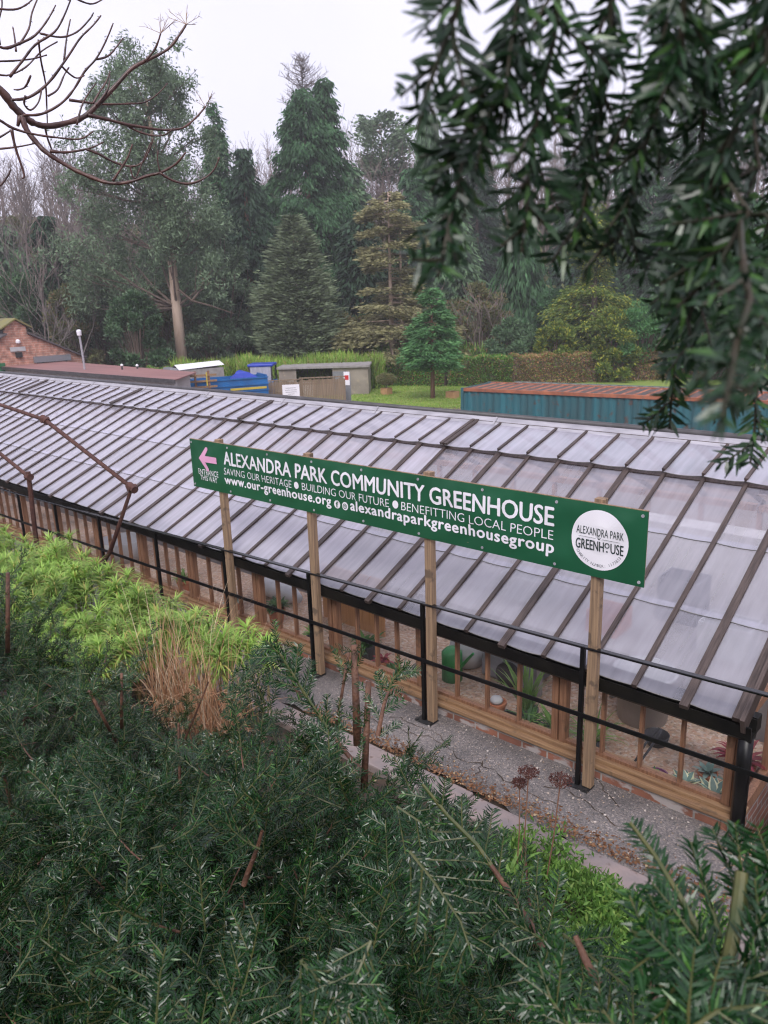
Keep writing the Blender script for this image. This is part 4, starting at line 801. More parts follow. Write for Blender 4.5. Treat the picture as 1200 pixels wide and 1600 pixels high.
# white sheeted heap
D = 50; fr = frame(300, D, 0.3); zt_ = zat(300, 569, D); t = thing('covered_trailer', 'low white sheeted trailer with grey rounded end by the hedge', 'trailer', (*fr[0][:2], ZY)); b = FB(fr)
b.add([b.pt(-1.0, -0.9, zt_-0.25), b.pt(-1.0, 0, zt_+0.02), b.pt(-1.0, 0.9, zt_-0.25), b.pt(1.9, -0.9, zt_-0.1), b.pt(1.9, 0, zt_+0.12), b.pt(1.9, 0.9, zt_-0.1)], [(0, 3, 4, 1), (1, 4, 5, 2), (3, 5, 4)]); b.build('sheet', M['white'], t)
b = FB(fr); b.fbox(-1.55, -0.99, -0.85, 0.85, ZY+0.5, zt_-0.12); b.build('end_panel', M['plasticgrey'], t, bevel=0.15); b = FB(fr); b.fbox(-0.98, 1.85, -0.85, 0.85, ZY+0.5, zt_-0.26); b.build('body', M['concrete'], t)
for u in (-0.5, 0.9): b = FB(fr); b.tube([b.pt(u, -0.9, ZY+0.35), b.pt(u, 0.9, ZY+0.35)], 0.35, 14).build('wheel', M['plasticblack'], t)
# concrete shed with dark opening
M['shed'] = pbr('weathered_block', (0.30, 0.26, 0.22), (0.2, 0.17, 0.145), 1.2, 0.85, c3=(0.36, 0.3, 0.22), s3=3)
D = 51; fr = frame(505, D, -0.12); k = mpp(D, 505); zt_ = zat(505, 573, D); t = thing('open_store', 'flat-roofed concrete store with a dark open bay', 'store', (*fr[0][:2], ZY)); H_ = zt_-ZY
b = FB(fr); b.fbox(-2.9, -1.75, 0, 0.15, ZY, zt_-0.1); b.fbox(0.65, 3.0, 0, 0.15, ZY, zt_-0.1); b.fbox(-1.75, 0.65, 0, 0.15, ZY, zt_-1.2); b.fbox(-2.9, -2.75, 0.153, 3.0, ZY, zt_-0.1); b.fbox(2.85, 3.0, 0.153, 3.0, ZY, zt_-0.1); b.fbox(-2.75, 2.85, 2.85, 3.0, ZY, zt_-0.1); b.build('walls', M['shed'], t)
FB(fr).fbox(-3.0, 3.1, -0.15, 3.1, zt_-0.098, zt_+0.03).build('roof', M['concrete'], t)
FB(fr).fbox(0.66, 1.6, -0.03, -0.003, ZY, zt_-0.32).build('door', M['plasticgrey'], t)
FB(fr).fbox(-1.7, -0.6, -0.3, -0.25, ZY, zt_-0.95).build('white_panel', M['plasticpale'], t)
# split paling fence and notices
M['paling'] = pbr('grey_brown_paling', (0.25, 0.18, 0.12), (0.16, 0.12, 0.08), 1.5, 0.9, stretch=(12, 12, 0.4))
D = 44; t = thing('paling_fence', 'weathered upright paling fence in front of the store', 'fence', (*frame(490, D)[0][:2], ZY))
for nm, x0, x1, yt in (('panel', 400, 470, 597), ('panel', 470, 537, 592)):
    fr = frame((x0+x1)/2, D, 0.05); zt_ = zat((x0+x1)/2, yt, D); hw = (x1-x0)/2*mpp(D, x0); b = FB(fr); u = -hw
    while u < hw: b.fbox(u, u+0.085, rr.uniform(-.01, .01), 0.03, ZY, zt_+rr.uniform(-.05, .05)); u += 0.095
    b.fbox(-hw, hw, 0.05, 0.1, zt_-0.3, zt_-0.2); b.build(nm, M['paling'], t)
    FB(fr).fbox(-hw-0.05, hw+0.05, -0.03, 0.06, zt_+0.055, zt_+0.12).build('capping', M['paling'], t)
D = 43; fr = frame(454, D, 0.05); k = mpp(D, 454); z0_, z1_ = zat(454, 622, D), zat(454, 601, D); t = thing('notice_board', 'plain white notice board fixed to the paling fence', 'notice board', (*fr[0][:2], ZY)); FB(fr).fbox(-13*k, 13*k, 0, 0.04, z0_, z1_).build('board', M['white'], t)
b = FB(fr); b.fbox(-0.04, 0.04, 0.043, 0.12, ZY, z1_-0.1); b.build('post', M['paling'], t)
b = FB(fr); 
for z_, a_ in ((0.75, 0.6), (0.6, 0.7), (0.45, 0.65), (0.3, 0.4)): b.fbox(-13*k*a_, 13*k*a_, -0.006, -0.002, z0_+(z1_-z0_)*z_-0.012, z0_+(z1_-z0_)*z_+0.012)
b.build('print_lines', M['plasticgrey'], t)
D = 45; fr = frame(542, D, 0.0); k = mpp(D, 542); z0_, z1_ = zat(542, 602, D), zat(542, 581, D); t = thing('warning_sign', 'narrow white sign with red panel on a dark post', 'sign', (*fr[0][:2], ZY)); FB(fr).fbox(-4.5*k, 4.5*k, 0, 0.03, z0_, z1_).build('board', M['white'], t)
FB(fr).fbox(-3*k, 3*k, -0.006, -0.002, z0_+(z1_-z0_)*0.4, z0_+(z1_-z0_)*0.75).build('red_panel', pbr('sign_red', (0.55, 0.03, 0.03), (0.5, 0.03, 0.03), 4, 0.5), t)
FB(fr).fbox(-7*k, 6*k, 0.035, 0.12, ZY, z1_-0.1).build('post', M['plasticgrey'], t)

# ------------------------------------------------------------------ foliage builders
def blades(Pt, Dv, L, W):
    n = len(Pt); Dv = Dv/(np.linalg.norm(Dv, axis=1, keepdims=True)+1e-9); r = rng.normal(size=(n, 3)); S = np.cross(Dv, r); S /= (np.linalg.norm(S, axis=1, keepdims=True)+1e-9)
    L = np.broadcast_to(L, n)[:, None]; W = np.broadcast_to(W, n)[:, None]
    V = np.stack([Pt, Pt+Dv*L*0.45+S*W/2, Pt+Dv*L, Pt+Dv*L*0.45-S*W/2], 1).reshape(-1, 3)
    return V, np.arange(4*n).reshape(n, 4)
def unit(a): return a/(np.linalg.norm(a, axis=-1, keepdims=True)+1e-9)
def tree_at(px, ytop, D, name, label, group=None, cat='tree', foot=None):
    q = at_d(px, ytop, D); top = q[2]; q = at_d(foot[0], foot[1], D) if foot else q; q[2] = top; zb = float(terrain(q[0], q[1])); base = np.array([q[0], q[1], zb]); t = thing(name, label, cat, base, group); return t, base, q[2]-zb
def conifer(name, label, px, ytop, D, hw, mat, bark, prof, n=9000, nb=260, t0=0.08, L=0.7, W=0.2, droop=0.5, rise=0.0, down=0.6, jit=0.25, trunk_r=0.35, lean=(0, 0), limb_n=30, spray=0.5, inner=0.2, smin=0.15):
    t, base, H = tree_at(px, ytop, D, name, label, 'trees along the wood edge'); Rm = hw*mpp(D, px)
    tt = t0+(1-t0)*rng.random(nb)**1.15; rad = Rm*np.array([prof((v-t0)/(1-t0)) for v in tt])*rng.uniform(0.68, 1.14, nb); az = rng.uniform(0, 2*math.pi, nb)
    k = rng.choice(nb, n, p=(rad+0.15*Rm)/(rad+0.15*Rm).sum()); s = smin+(1-smin)*rng.random(n)**0.6
    o = np.stack([np.cos(az[k]), np.sin(az[k]), np.zeros(n)], -1); ln = rad[k]
    lx = base[0]+lean[0]*tt[k]; ly = base[1]+lean[1]*tt[k]
    Pt = np.stack([lx, ly, base[2]+H*tt[k]], -1)+o*(ln*s)[:, None]; Pt[:, 2] += rise*ln*s-droop*ln*s*s
    side = np.stack([-o[:, 1], o[:, 0], 0*o[:, 0]], -1); wspr = spray*ln*s*(1.1-s)
    Pt += side*(rng.normal(size=n)*wspr)[:, None]+rng.normal(size=(n, 3))*jit
    Dv = o*rng.uniform(0.2, 1, n)[:, None]+side*rng.normal(0, 0.4, n)[:, None]; Dv[:, 2] -= down*rng.uniform(0.4, 1.5, n)
    Pt[:, 2] = np.minimum(Pt[:, 2], base[2]+H); Pt[:, 2] = np.maximum(Pt[:, 2], base[2]+0.1)
    V, Fq = blades(Pt, Dv, L*rng.uniform(0.6, 1.3, n), W*rng.uniform(0.6, 1.3, n))
    b = MB(); b.tube([base+[0, 0, -0.5], base+[lean[0]*0.3, lean[1]*0.3, H*0.3], base+[lean[0]*.97, lean[1]*.97, H*0.97]], [trunk_r, trunk_r*0.75, 0.03], 8); b.build('trunk', bark, t, smooth=True)
    b = MB()
    for i in range(min(limb_n, nb)):
        p0 = base+np.array([lean[0]*tt[i], lean[1]*tt[i], H*tt[i]]); oo = np.array([math.cos(az[i]), math.sin(az[i]), 0]); l_ = rad[i]
        b.tube([p0, p0+oo*l_*0.5+[0, 0, rise*l_*.5-droop*l_*0.25], p0+oo*l_*0.9+[0, 0, rise*l_*.9-droop*l_*0.8]], [0.05+trunk_r*.12, 0.04, 0.015], 4)
    if limb_n: b.build('limbs', bark, t)
    np_obj('foliage', V, Fq, mat, t); return t
def grow(b, p, d, ln, r, depth, spread, up, rnd, nseg=3, kids=(2, 4), rmin=0.012, n=3):
    pts = [p]; rad = [r]; dirs = []
    for i in range(nseg):
        d = d+np.array([rnd.gauss(0, .16), rnd.gauss(0, .16), rnd.gauss(0, .10)+up*0.12]); d /= np.linalg.norm(d); p = p+d*ln/nseg; pts.append(p); rad.append(max(rmin, r*(1-0.5*(i+1)/nseg))); dirs.append(d)
    b.tube(pts, rad, n if r < 0.09 else 6, cap=False)
    if depth <= 0: return
    for c in range(rnd.randint(*kids)):
        u = rnd.uniform(0.3, 1.0); i = min(nseg-1, int(u*nseg)); q = pts[i]+(pts[i+1]-pts[i])*(u*nseg-i); s = np.array([rnd.gauss(0, 1), rnd.gauss(0, 1), rnd.gauss(0, .4)]); s /= np.linalg.norm(s)
        grow(b, q, dirs[i]*(1-spread)+s*spread, ln*rnd.uniform(0.5, 0.75), max(rmin, rad[i]*0.55), depth-1, spread, up, rnd, max(2, nseg-1), kids, rmin, n)
    grow(b, pts[-1], dirs[-1], ln*0.6, max(rmin, rad[-1]*.9), depth-1, spread, up, rnd, nseg, kids, rmin, n)
def bare(name, label, px, ytop, D, mat, stems=1, depth=4, spread=0.45, up=0.8, seed=0, r=0.28, lean=0.15, group='bare trees in the wood', kids=(2, 4)):
    t, base, H = tree_at(px, ytop, D, name, label, group); rnd = random.Random(seed)
    for i in range(stems):
        b = MB(); d = np.array([rnd.gauss(0, lean), rnd.gauss(0, lean), 1.0]); p = base+np.array([rnd.gauss(0, .5), rnd.gauss(0, .5), -0.3]) if stems > 1 else base+np.array([0, 0, -0.3])
        grow(b, p, d/np.linalg.norm(d), H*0.48, r, depth, spread, up, rnd, 4, kids, 0.02)
        hz = max(v[2] for v in b.v)-base[2]; k = H/hz*rnd.uniform(.86, 1.0) if i else H/hz
        b.v = [(base[0]+(v[0]-base[0])*k, base[1]+(v[1]-base[1])*k, base[2]+(v[2]-base[2])*k) for v in b.v]
        b.build('trunk', mat, t)
    return t
def blobs(name, label, px, ytop, D, hw, mat, bark, n=5000, nblob=26, L=0.4, W=0.22, H=None, cat='shrub', group=None, prof=None, stem=True, flat=0.7, up=0.4):
    """leafy shrub: many leaves in ragged clumps carried by limbs"""
    t, base, Ht = tree_at(px, ytop, D, name, label, group, cat); Rm = hw*mpp(D, px); prof = prof or (lambda u: math.sqrt(max(0, 1-(2*u-0.8)**2/1.45)))
    cs = []; b = MB()
    for i in range(nblob):
        u = rng.random()**0.8; a = rng.uniform(0, 6.28); r_ = Rm*prof(u)*math.sqrt(rng.random())*0.95; cs.append((base[0]+r_*math.cos(a), base[1]+r_*math.sin(a), base[2]+Ht*(0.06+0.88*u), rng.uniform(0.14, 0.30)*Rm))
        if stem: b.tube([base+[0, 0, -.2], [(base[0]+cs[-1][0])/2, (base[1]+cs[-1][1])/2, base[2]+Ht*u*0.6], cs[-1][:3]], [0.07, 0.045, 0.015], 4)
    cs = np.array(cs); k = rng.integers(0, nblob, n); v = unit(rng.normal(size=(n, 3))); Pt = cs[k, :3]+v*(cs[k, 3]*rng.random(n)**0.4)[:, None]*np.array([1, 1, flat]); Pt[:, 2] = np.clip(Pt[:, 2], base[2]+0.05, base[2]+Ht)
    Dv = v+rng.normal(size=(n, 3))*0.5; Dv[:, 2] += up
    V, Fq = blades(Pt, Dv, L*rng.uniform(.6, 1.3, n), W*rng.uniform(.6, 1.3, n)); np_obj('foliage', V, Fq, mat, t)
    if stem: b.build('stems', bark, t)
    return t
# foliage colours
M['thuja'] = leaf('thuja_sprays', (0.028, 0.074, 0.033), (0.062, 0.150, 0.059), 0.7, 0.2)
M['thujadark'] = leaf('dark_conifer', (0.018, 0.044, 0.024), (0.042, 0.085, 0.045), 0.7, 0.2)
M['greyconifer'] = leaf('grey_green_conifer', (0.105, 0.139, 0.085), (0.198, 0.248, 0.142), 0.7, 0.2)
M['larch'] = leaf('brown_green_conifer', (0.166, 0.166, 0.082), (0.293, 0.273, 0.134), 0.7, 0.2)
M['gum'] = leaf('grey_green_leaves', (0.088, 0.134, 0.081), (0.184, 0.260, 0.152), 0.6, 0.25)
M['golden'] = leaf('golden_conifer', (0.07, 0.125, 0.03), (0.15, 0.21, 0.045), 0.6, 0.25, c3=(0.36, 0.37, 0.06), f3=0.2)
M['weep'] = leaf('weeping_conifer', (0.064, 0.121, 0.066), (0.126, 0.213, 0.103), 0.7, 0.2)
M['fresh'] = leaf('fresh_conifer', (0.052, 0.157, 0.058), (0.121, 0.273, 0.091), 0.6, 0.2)
M['scrub'] = leaf('brownish_scrub', (0.097, 0.114, 0.049), (0.193, 0.201, 0.084), 0.7, 0.25, c3=(0.241, 0.158, 0.084), f3=0.15)
M['holly'] = leaf('dark_glossy_leaves', (0.030, 0.078, 0.034), (0.076, 0.147, 0.059), 0.45, 0.15, spec=0.5)
M['hedge'] = leaf('hedge_leaves', (0.063, 0.158, 0.035), (0.179, 0.338, 0.069), 0.5, 0.2, c3=(0.378, 0.225, 0.098), f3=0.14)
M['hedgebrown'] = leaf('russet_hedge_leaves', (0.203, 0.146, 0.066), (0.405, 0.225, 0.113), 0.6, 0.2, c3=(0.162, 0.255, 0.057), f3=0.3)
M['reeds'] = leaf('tall_weeds', (0.157, 0.284, 0.046), (0.315, 0.463, 0.091), 0.6, 0.35, c3=(0.358, 0.329, 0.117), f3=0.15)
cone = lambda p_: (lambda u: max(0.02, (1-u))**p_)
def egg(a=0.75): return lambda u: max(0.03, math.sin(math.pi*min(1, (u*0.86+0.14))**a))
# centre and right of the wood
conifer('thuja_tree', 'tallest dense dark-green conifer in the centre of the wood', 472, 138, 76, 106, M['thuja'], M['redbark'], lambda u: (1-u)**0.56*min(1, 0.6+u*3)*(0.93+0.07*math.sin(u*23)), n=75000, nb=260, t0=0.0, L=0.5, W=0.16, droop=0.30, down=0.9, jit=0.28, spray=0.34, trunk_r=0.6, limb_n=0)
conifer('thuja_tree', 'second dark-green top leaning on the tallest conifer', 505, 122, 78, 62, M['thuja'], M['redbark'], lambda u: (1-u)**0.62*(0.92+0.12*math.sin(u*19)), n=20000, nb=160, t0=0.2, L=0.6, W=0.2, droop=0.3, down=0.9, spray=0.34, trunk_r=0.45, limb_n=0)
conifer('cypress_tree', 'grey-green cypress with pale trunk before the tallest conifer', 457, 338, 60, 66, M['greyconifer'], M['palebark'], lambda u: min(1, 1.6*(1-u))**0.7*(0.85+0.15*u), n=34000, nb=800, t0=0.04, L=0.5, W=0.11, droop=-0.3, down=-0.1, jit=0.15, trunk_r=0.24, limb_n=40)
conifer('larch_tree', 'brown-green layered conifer with twin pale trunks', 606, 300, 61, 118, M['larch'], M['palebark'], lambda u: (1-u)**0.5*(0.8+0.25*math.sin(u*9)), n=30000, nb=90, t0=0.05, L=0.42, W=0.12, droop=0.10, rise=0.02, down=0.1, jit=0.13, trunk_r=0.26, limb_n=80, spray=0.9, smin=0.25)
conifer('larch_tree', 'slim second trunk beside the brown-green layered conifer', 624, 330, 61.6, 55, M['larch'], M['palebark'], lambda u: (1-u)**0.55, n=8000, nb=50, t0=0.2, L=0.42, W=0.12, droop=0.10, down=0.1, jit=0.13, trunk_r=0.22, limb_n=45, spray=0.9, smin=0.3)
conifer('dark_conifer', 'near-black conifer between the cypress and the layered tree', 560, 330, 70, 75, M['thujadark'], M['redbark'], cone(0.6), n=13000, nb=240, t0=0.0, L=0.9, W=0.28, trunk_r=0.4, limb_n=0)
conifer('dark_conifer', 'broad dark drooping conifer left of the grey-green cypress', 378, 232, 72, 70, M['thujadark'], M['redbark'], egg(0.7), n=30000, nb=200, t0=0.03, L=0.6, W=0.2, droop=0.4, down=0.9, spray=0.34, trunk_r=0.6, limb_n=10)
conifer('slender_conifer', 'pointed green conifer right of the tall pale-trunked tree', 331, 160, 80, 62, M['thuja'], M['bark'], lambda u: (1-u)**0.8*(0.92+0.1*math.sin(u*31)), n=20000, nb=150, t0=0.1, L=0.55, W=0.17, spray=0.34, trunk_r=0.4, limb_n=0)
blobs('evergreen_shrub', 'grey-green feathery evergreen beside the pale trunk', 335, 330, 66, 62, M['gum'], M['bark'], n=12000, nblob=60, L=0.4, W=0.13, cat='tree', group='evergreens at the wood edge', up=-0.1)
conifer('scots_pine', 'distant pine with bare upper trunk against the sky', 595, 182, 104, 44, M['gum'], M['palebark'], lambda u: math.sin(math.pi*(0.1+0.85*u))**0.6, n=5000, nb=60, t0=0.66, L=0.55, W=0.3, droop=-0.2, down=-0.2, jit=0.5, trunk_r=0.32, limb_n=30)
conifer('weeping_conifer', 'tall weeping conifer with hanging curtains behind the overhanging yew', 668, 172, 92, 58, M['weep'], M['bark'], lambda u: (1-u)**0.5*(0.7+0.3*math.sin(u*14)), n=16000, nb=150, t0=0.06, L=1.5, W=0.16, droop=0.5, down=3.0, jit=0.25, trunk_r=0.4, limb_n=0)
conifer('weeping_conifer', 'dark weeping conifer beneath the overhanging yew', 815, 345, 70, 60, M['thuja'], M['bark'], lambda u: (1-u)**0.5, n=14000, nb=180, t0=0.02, L=1.0, W=0.2, droop=0.45, down=2.2, trunk_r=0.35, limb_n=0)
conifer('golden_conifer', 'yellow-tinged conifer above the russet hedge', 935, 318, 60, 88, M['golden'], M['bark'], lambda u: (1-u)**0.6*(0.7+0.35*math.sin(u*16+1)), n=30000, nb=190, t0=0.02, L=0.32, W=0.11, droop=0.2, down=0.3, jit=0.2, trunk_r=0.3, limb_n=30)
conifer('lawn_conifer', 'small bushy conifer on a bare brown trunk on the lawn', 674, 450, 47.5, 50, M['fresh'], M['redbark'], lambda u: min(1, 0.75+u*2)*(1-u)**0.55, n=14000, nb=140, t0=0.29, L=0.32, W=0.09, droop=0.05, down=0.15, jit=0.10, trunk_r=0.16, limb_n=40)
for (px, yt, D, hw, m_, lb) in ((1010, 150, 95, 70, 'thuja', 'tall dark conifer behind the overhanging yew, right of the golden one'), (1105, 105, 88, 75, 'thujadark', 'flat-topped dark pine showing above the overhanging yew'), (1090, 330, 66, 75, 'weep', 'mid-green conifer at right behind the hanging yew shoots'), (1180, 300, 70, 80, 'thuja', 'dense conifer at the right edge of the photo'), (745, 225, 97, 55, 'thujadark', 'dark conifer right of the weeping tree'), (905, 240, 90, 65, 'thujadark', 'dark conifer rising behind the golden one'), (250, 300, 92, 60, 'weep', 'grey-green conifer behind the pale trunk'), (420, 285, 90, 55, 'thuja', 'conifer in the gap left of the tallest conifer'), (548, 262, 92, 55, 'weep', 'conifer in the gap right of the tallest conifer'), (645, 262, 88, 60, 'thuja', 'conifer behind the brown-green layered tree'), (705, 300, 84, 60, 'weep', 'conifer behind the lawn tree, partly under the yew'), (150, 330, 95, 70, 'weep', 'broad hazy conifer behind the bare trees at left'), (0, 350, 90, 60, 'weep', 'hazy conifer at the left edge above the gable')):
    conifer('woodland_conifer', lb, px, yt, D, hw, M[m_], M['bark'], cone(0.6), n=11000, nb=200, t0=0.05, L=0.95, W=0.28, trunk_r=0.4, limb_n=0)
# left of the wood: tall open tree with a pale trunk
def open_tree():
    D = 61; t, base, H = tree_at(283, 92, D, 'tall_gum_tree', 'tall open-crowned tree with a long pale bare trunk', 'trees along the wood edge', foot=(284, 554))
    tr = [base+[0, 0, -.4]]+[at_d(px, py, D) for px, py in ((276, 480), (268, 400), (256, 320), (246, 250), (232, 180), (226, 130))]
    MB().tube(tr, [0.44, 0.38, 0.30, 0.24, 0.18, 0.12, 0.05], 10).build('trunk', M['palebark'], t, smooth=True)
    lim = MB(); C = []
    rl_ = random.Random(5)
    spots = [(185, 100, 26), (215, 120, 30), (255, 120, 30), (275, 135, 24), (160, 150, 20), (285, 170, 24), (195, 150, 26), (250, 160, 20), (300, 215, 26), (180, 205, 34), (225, 225, 30), (150, 235, 34), (265, 250, 34), (205, 275, 38), (160, 300, 38), (300, 275, 32), (140, 345, 36), (185, 350, 40), (235, 330, 36), (300, 330, 34), (150, 400, 36), (205, 405, 36), (245, 400, 30), (170, 270, 30), (120, 290, 22), (215, 190, 18), (320, 380, 30), (300, 420, 30), (165, 130, 18), (240, 95, 20), (200, 440, 34), (150, 450, 30), (230, 470, 34), (180, 490, 34), (310, 460, 30), (335, 420, 28), (215, 510, 30), (325, 330, 30), (120, 420, 30), (130, 480, 28), (252, 300, 30), (248, 350, 26), (264, 385, 22), (240, 262, 26), (275, 345, 24)]
    for px, py, r_ in spots:
        dd = rl_.uniform(-3.5, 3.5)
        if py > 385 and 225 < px < 330: dd = rl_.uniform(2, 4)
        if (px, py) in ((252, 300), (248, 350), (264, 385), (240, 262), (275, 345)): dd = -2.2
        c = at_d(px+rl_.uniform(-6, 6), py, D+dd); C.append((*c, r_*0.056)); j = min(range(len(tr)), key=lambda i: abs(tr[i][2]-(c[2]-2.5))); lim.tube([tr[j], (tr[j]+c)/2+[0, 0, -0.3], c], [0.11, 0.07, 0.025], 5)
        for q in range(3): lim.tube([(tr[j]+c)/2+[0, 0, -0.3], c+np.array([rl_.gauss(0, 1), rl_.gauss(0, 1), rl_.gauss(0, .5)])*r_*0.03], [0.04, 0.015], 3, cap=False)
    for pts in (((278, 452), (300, 470), (330, 478), (365, 490)), ((300, 470), (312, 455), (330, 440))): lim.tube([at_d(px, py, D-1) for px, py in pts], [0.10, 0.08, 0.06, 0.03][:len(pts)], 5)
    lim.build('limbs', M['bark'], t)
    C = np.array(C); n = 44000; k = rng.integers(0, len(C), n); sub = rng.normal(size=(len(C), 9, 3))*0.55; j = rng.integers(0, 9, n)
    Pt = C[k, :3]+sub[k, j]*C[k, 3:4]+rng.normal(size=(n, 3))*0.24*C[k, 3:4]; Dv = rng.normal(size=(n, 3)); Dv[:, 2] -= 0.5
    V, Fq = blades(Pt, Dv, 0.36*rng.uniform(.6, 1.3, n), 0.10*rng.uniform(.6, 1.3, n)); np_obj('foliage', V, Fq, M['gum'], t)
open_tree()
conifer('hazy_conifer', 'dark pointed conifer among bare trees at far left', 66, 338, 73, 48, M['thujadark'], M['bark'], cone(0.7), n=9000, nb=180, t0=0.05, L=0.9, W=0.25, trunk_r=0.35, limb_n=0)
for (px, yt, D, hw, m_, lb) in ((20, 415, 68, 45, 'holly', 'dark leafy evergreen above the brick gable'), (105, 440, 64, 40, 'scrub', 'brownish scrubby thicket behind the lamp post'), (205, 452, 58, 42, 'holly', 'dark glossy shrub left of the pale trunk'), (150, 430, 66, 55, 'gum', 'grey-green shrub in front of the bare trees'), (255, 440, 67, 55, 'scrub', 'olive scrub behind the pale trunk'), (320, 455, 63, 48, 'gum', 'grey-green shrub right of the pale trunk'), (120, 365, 78, 50, 'gum', 'grey-green evergreen standing behind the thicket'), (30, 330, 92, 50, 'scrub', 'ivy-clad tree at the far left edge'),
    (800, 498, 59, 45, 'weep', 'rounded grey-green shrub behind the russet hedge'), (870, 505, 57, 35, 'golden', 'low yellow-green shrub above the russet hedge'), (745, 440, 64, 55, 'scrub', 'tangled brownish thicket behind the small lawn tree'), (540, 490, 62, 45, 'scrub', 'brownish scrub at the foot of the layered conifer'), (870, 455, 66, 50, 'thuja', 'dark evergreen shrub left of the golden conifer'), (1010, 470, 58, 60, 'fresh', 'bright green shrub right of the golden conifer'), (1130, 450, 58, 60, 'holly', 'dark shrub near the right edge behind the container'), (960, 480, 56.5, 40, 'golden', 'yellow-green shrub in front of the golden conifer')):
    blobs('woodland_shrub', lb, px, yt, D, hw, M[m_], M['bark'], n=13000, nblob=44, L=0.28, W=0.11, cat='shrub', group='shrubs along the wood edge')
# bare trees
for i, (px, yt, D, st, m_, lb) in enumerate(((25, 235, 74, 2, 'twigs2', 'grey bare tree at the left edge, leaning stems'), (70, 215, 78, 2, 'twigs2', 'bare upright tree behind the dark pointed conifer'), (105, 200, 72, 3, 'twigs2', 'many-stemmed bare grey tree left of the tall gum'), (45, 290, 66, 2, 'twigs', 'low bare tree above the brick gable'), (393, 205, 110, 2, 'twigs', 'bare tree on the skyline between the two tall conifers'), (370, 240, 112, 2, 'twigs', 'bare tree on the skyline left of the dark broad conifer'), (560, 165, 108, 2, 'twigs', 'bare tree on the skyline right of the tallest conifer'), (612, 230, 100, 2, 'twigs', 'bare stems beside the distant pine'), (725, 165, 112, 2, 'twigs', 'bare tree above the weeping conifer'), (775, 190, 115, 2, 'twigs', 'bare tree half hidden by hanging yew'), (860, 160, 112, 2, 'twigs', 'bare tree behind the thickest hanging yew'), (955, 140, 112, 2, 'twigs2', 'bare tree showing through gaps in the yew'), (1060, 150, 115, 2, 'twigs', 'bare tree on the skyline near the right edge'), (735, 430, 63, 3, 'twigs', 'brown bare sapling thicket behind the lawn tree'), (85, 430, 62, 2, 'twigs2', 'leaning bare sapling beside the brick building'),)):
    bare('bare_tree', lb, px, yt, D, M[m_], st, depth=4 if D > 70 else 3, spread=0.33 if i < 5 else 0.42, up=1.0, seed=20+i, r=0.15 if D > 70 else 0.10, lean=0.12)
def bare_larch():
    t, base, H = tree_at(470, 86, 80, 'bare_larch', 'bare larch top poking above the tallest conifer', 'bare trees in the wood'); rn = random.Random(2); b = MB(); b.tube([base, base+[0, 0, H]], [0.3, 0.03], 6)
    b.build('trunk', M['twigs2'], t); b = MB()
    for i in range(150):
        u = 0.72+0.27*rn.random(); p = base+np.array([0, 0, H*u]); a = rn.uniform(0, 6.28); l_ = H*0.085*(min(1, (1.02-u)*9))*rn.uniform(.6, 1.1); e_ = p+np.array([math.cos(a)*l_, math.sin(a)*l_, l_*rn.uniform(.1, .7)]); b.tube([p, (p+e_)/2-[0, 0, .05*l_], e_], [.045, .03, .015], 3, cap=False)
        for k in range(4): v = rn.uniform(.3, 1); q = p+(e_-p)*v; b.tube([q, q+np.array([rn.gauss(0, .3), rn.gauss(0, .3), .4])], [.02, .012], 3, cap=False)
    b.build('twigs', M['twigs2'], t)
bare_larch()
# wooded hillside behind everything
def far_wood():
    rn = random.Random(9); b = MB(); N = 420; pts = []
    for i in range(N):
        px = rn.uniform(-120, 1330); D = rn.uniform(98, 150); q = at_d(px, 470, D); base = np.array([q[0], q[1], float(terrain(q[0], q[1]))]); h = rn.uniform(9, 15); top = base+np.array([rn.gauss(0, 1), rn.gauss(0, 1), h]); mid = (base+top)/2+np.array([rn.gauss(0, .4), rn.gauss(0, .4), 0])
        b.tube([base, mid, top], [0.2, 0.13, 0.03], 4, cap=False); pts.append((base, h))
        for k in range(14):
            u = rn.uniform(0.3, 0.98); p = base+(top-base)*u; l_ = h*0.28*(1.2-u); a = rn.uniform(0, 6.28); e_ = p+np.array([math.cos(a)*l_*.6, math.sin(a)*l_*.6, l_*0.8]); b.tube([p, (p+e_)/2+[0, 0, -.1], e_], [0.06, 0.04, 0.02], 3, cap=False)
            for m_ in range(4): b.tube([p+(e_-p)*rn.uniform(.3, 1), e_+np.array([rn.gauss(0, .7), rn.gauss(0, .7), rn.gauss(.6, .5)])], [0.03, 0.015], 3, cap=False)
    tag(b.build('far_wood', M['twigs']), kind='stuff')
    n = 60000; px = rng.uniform(-150, 1350, n); D = rng.uniform(85, 150, n); P0 = np.zeros((n, 3))
    d = _F[None]+_R[None]*((px-600)/F_PX)[:, None]; d = d/np.hypot(d[:, 0], d[:, 1])[:, None]; P0 = d*D[:, None]; P0[:, 2] = terrain(P0[:, 0], P0[:, 1])
    clump = np.sin(P0[:, 0]*0.35)*np.sin(P0[:, 1]*0.31+1)+0.4; P0[:, 2] += rng.random(n)*np.clip(clump, 0.15, 2)*4.5
    V, Fq = blades(P0, rng.normal(size=(n, 3))+[0, 0, .5], 0.9*rng.uniform(.6, 1.3, n), 0.35); tag(np_obj('far_undergrowth', V, Fq, M['scrub']), kind='stuff')
far_wood()
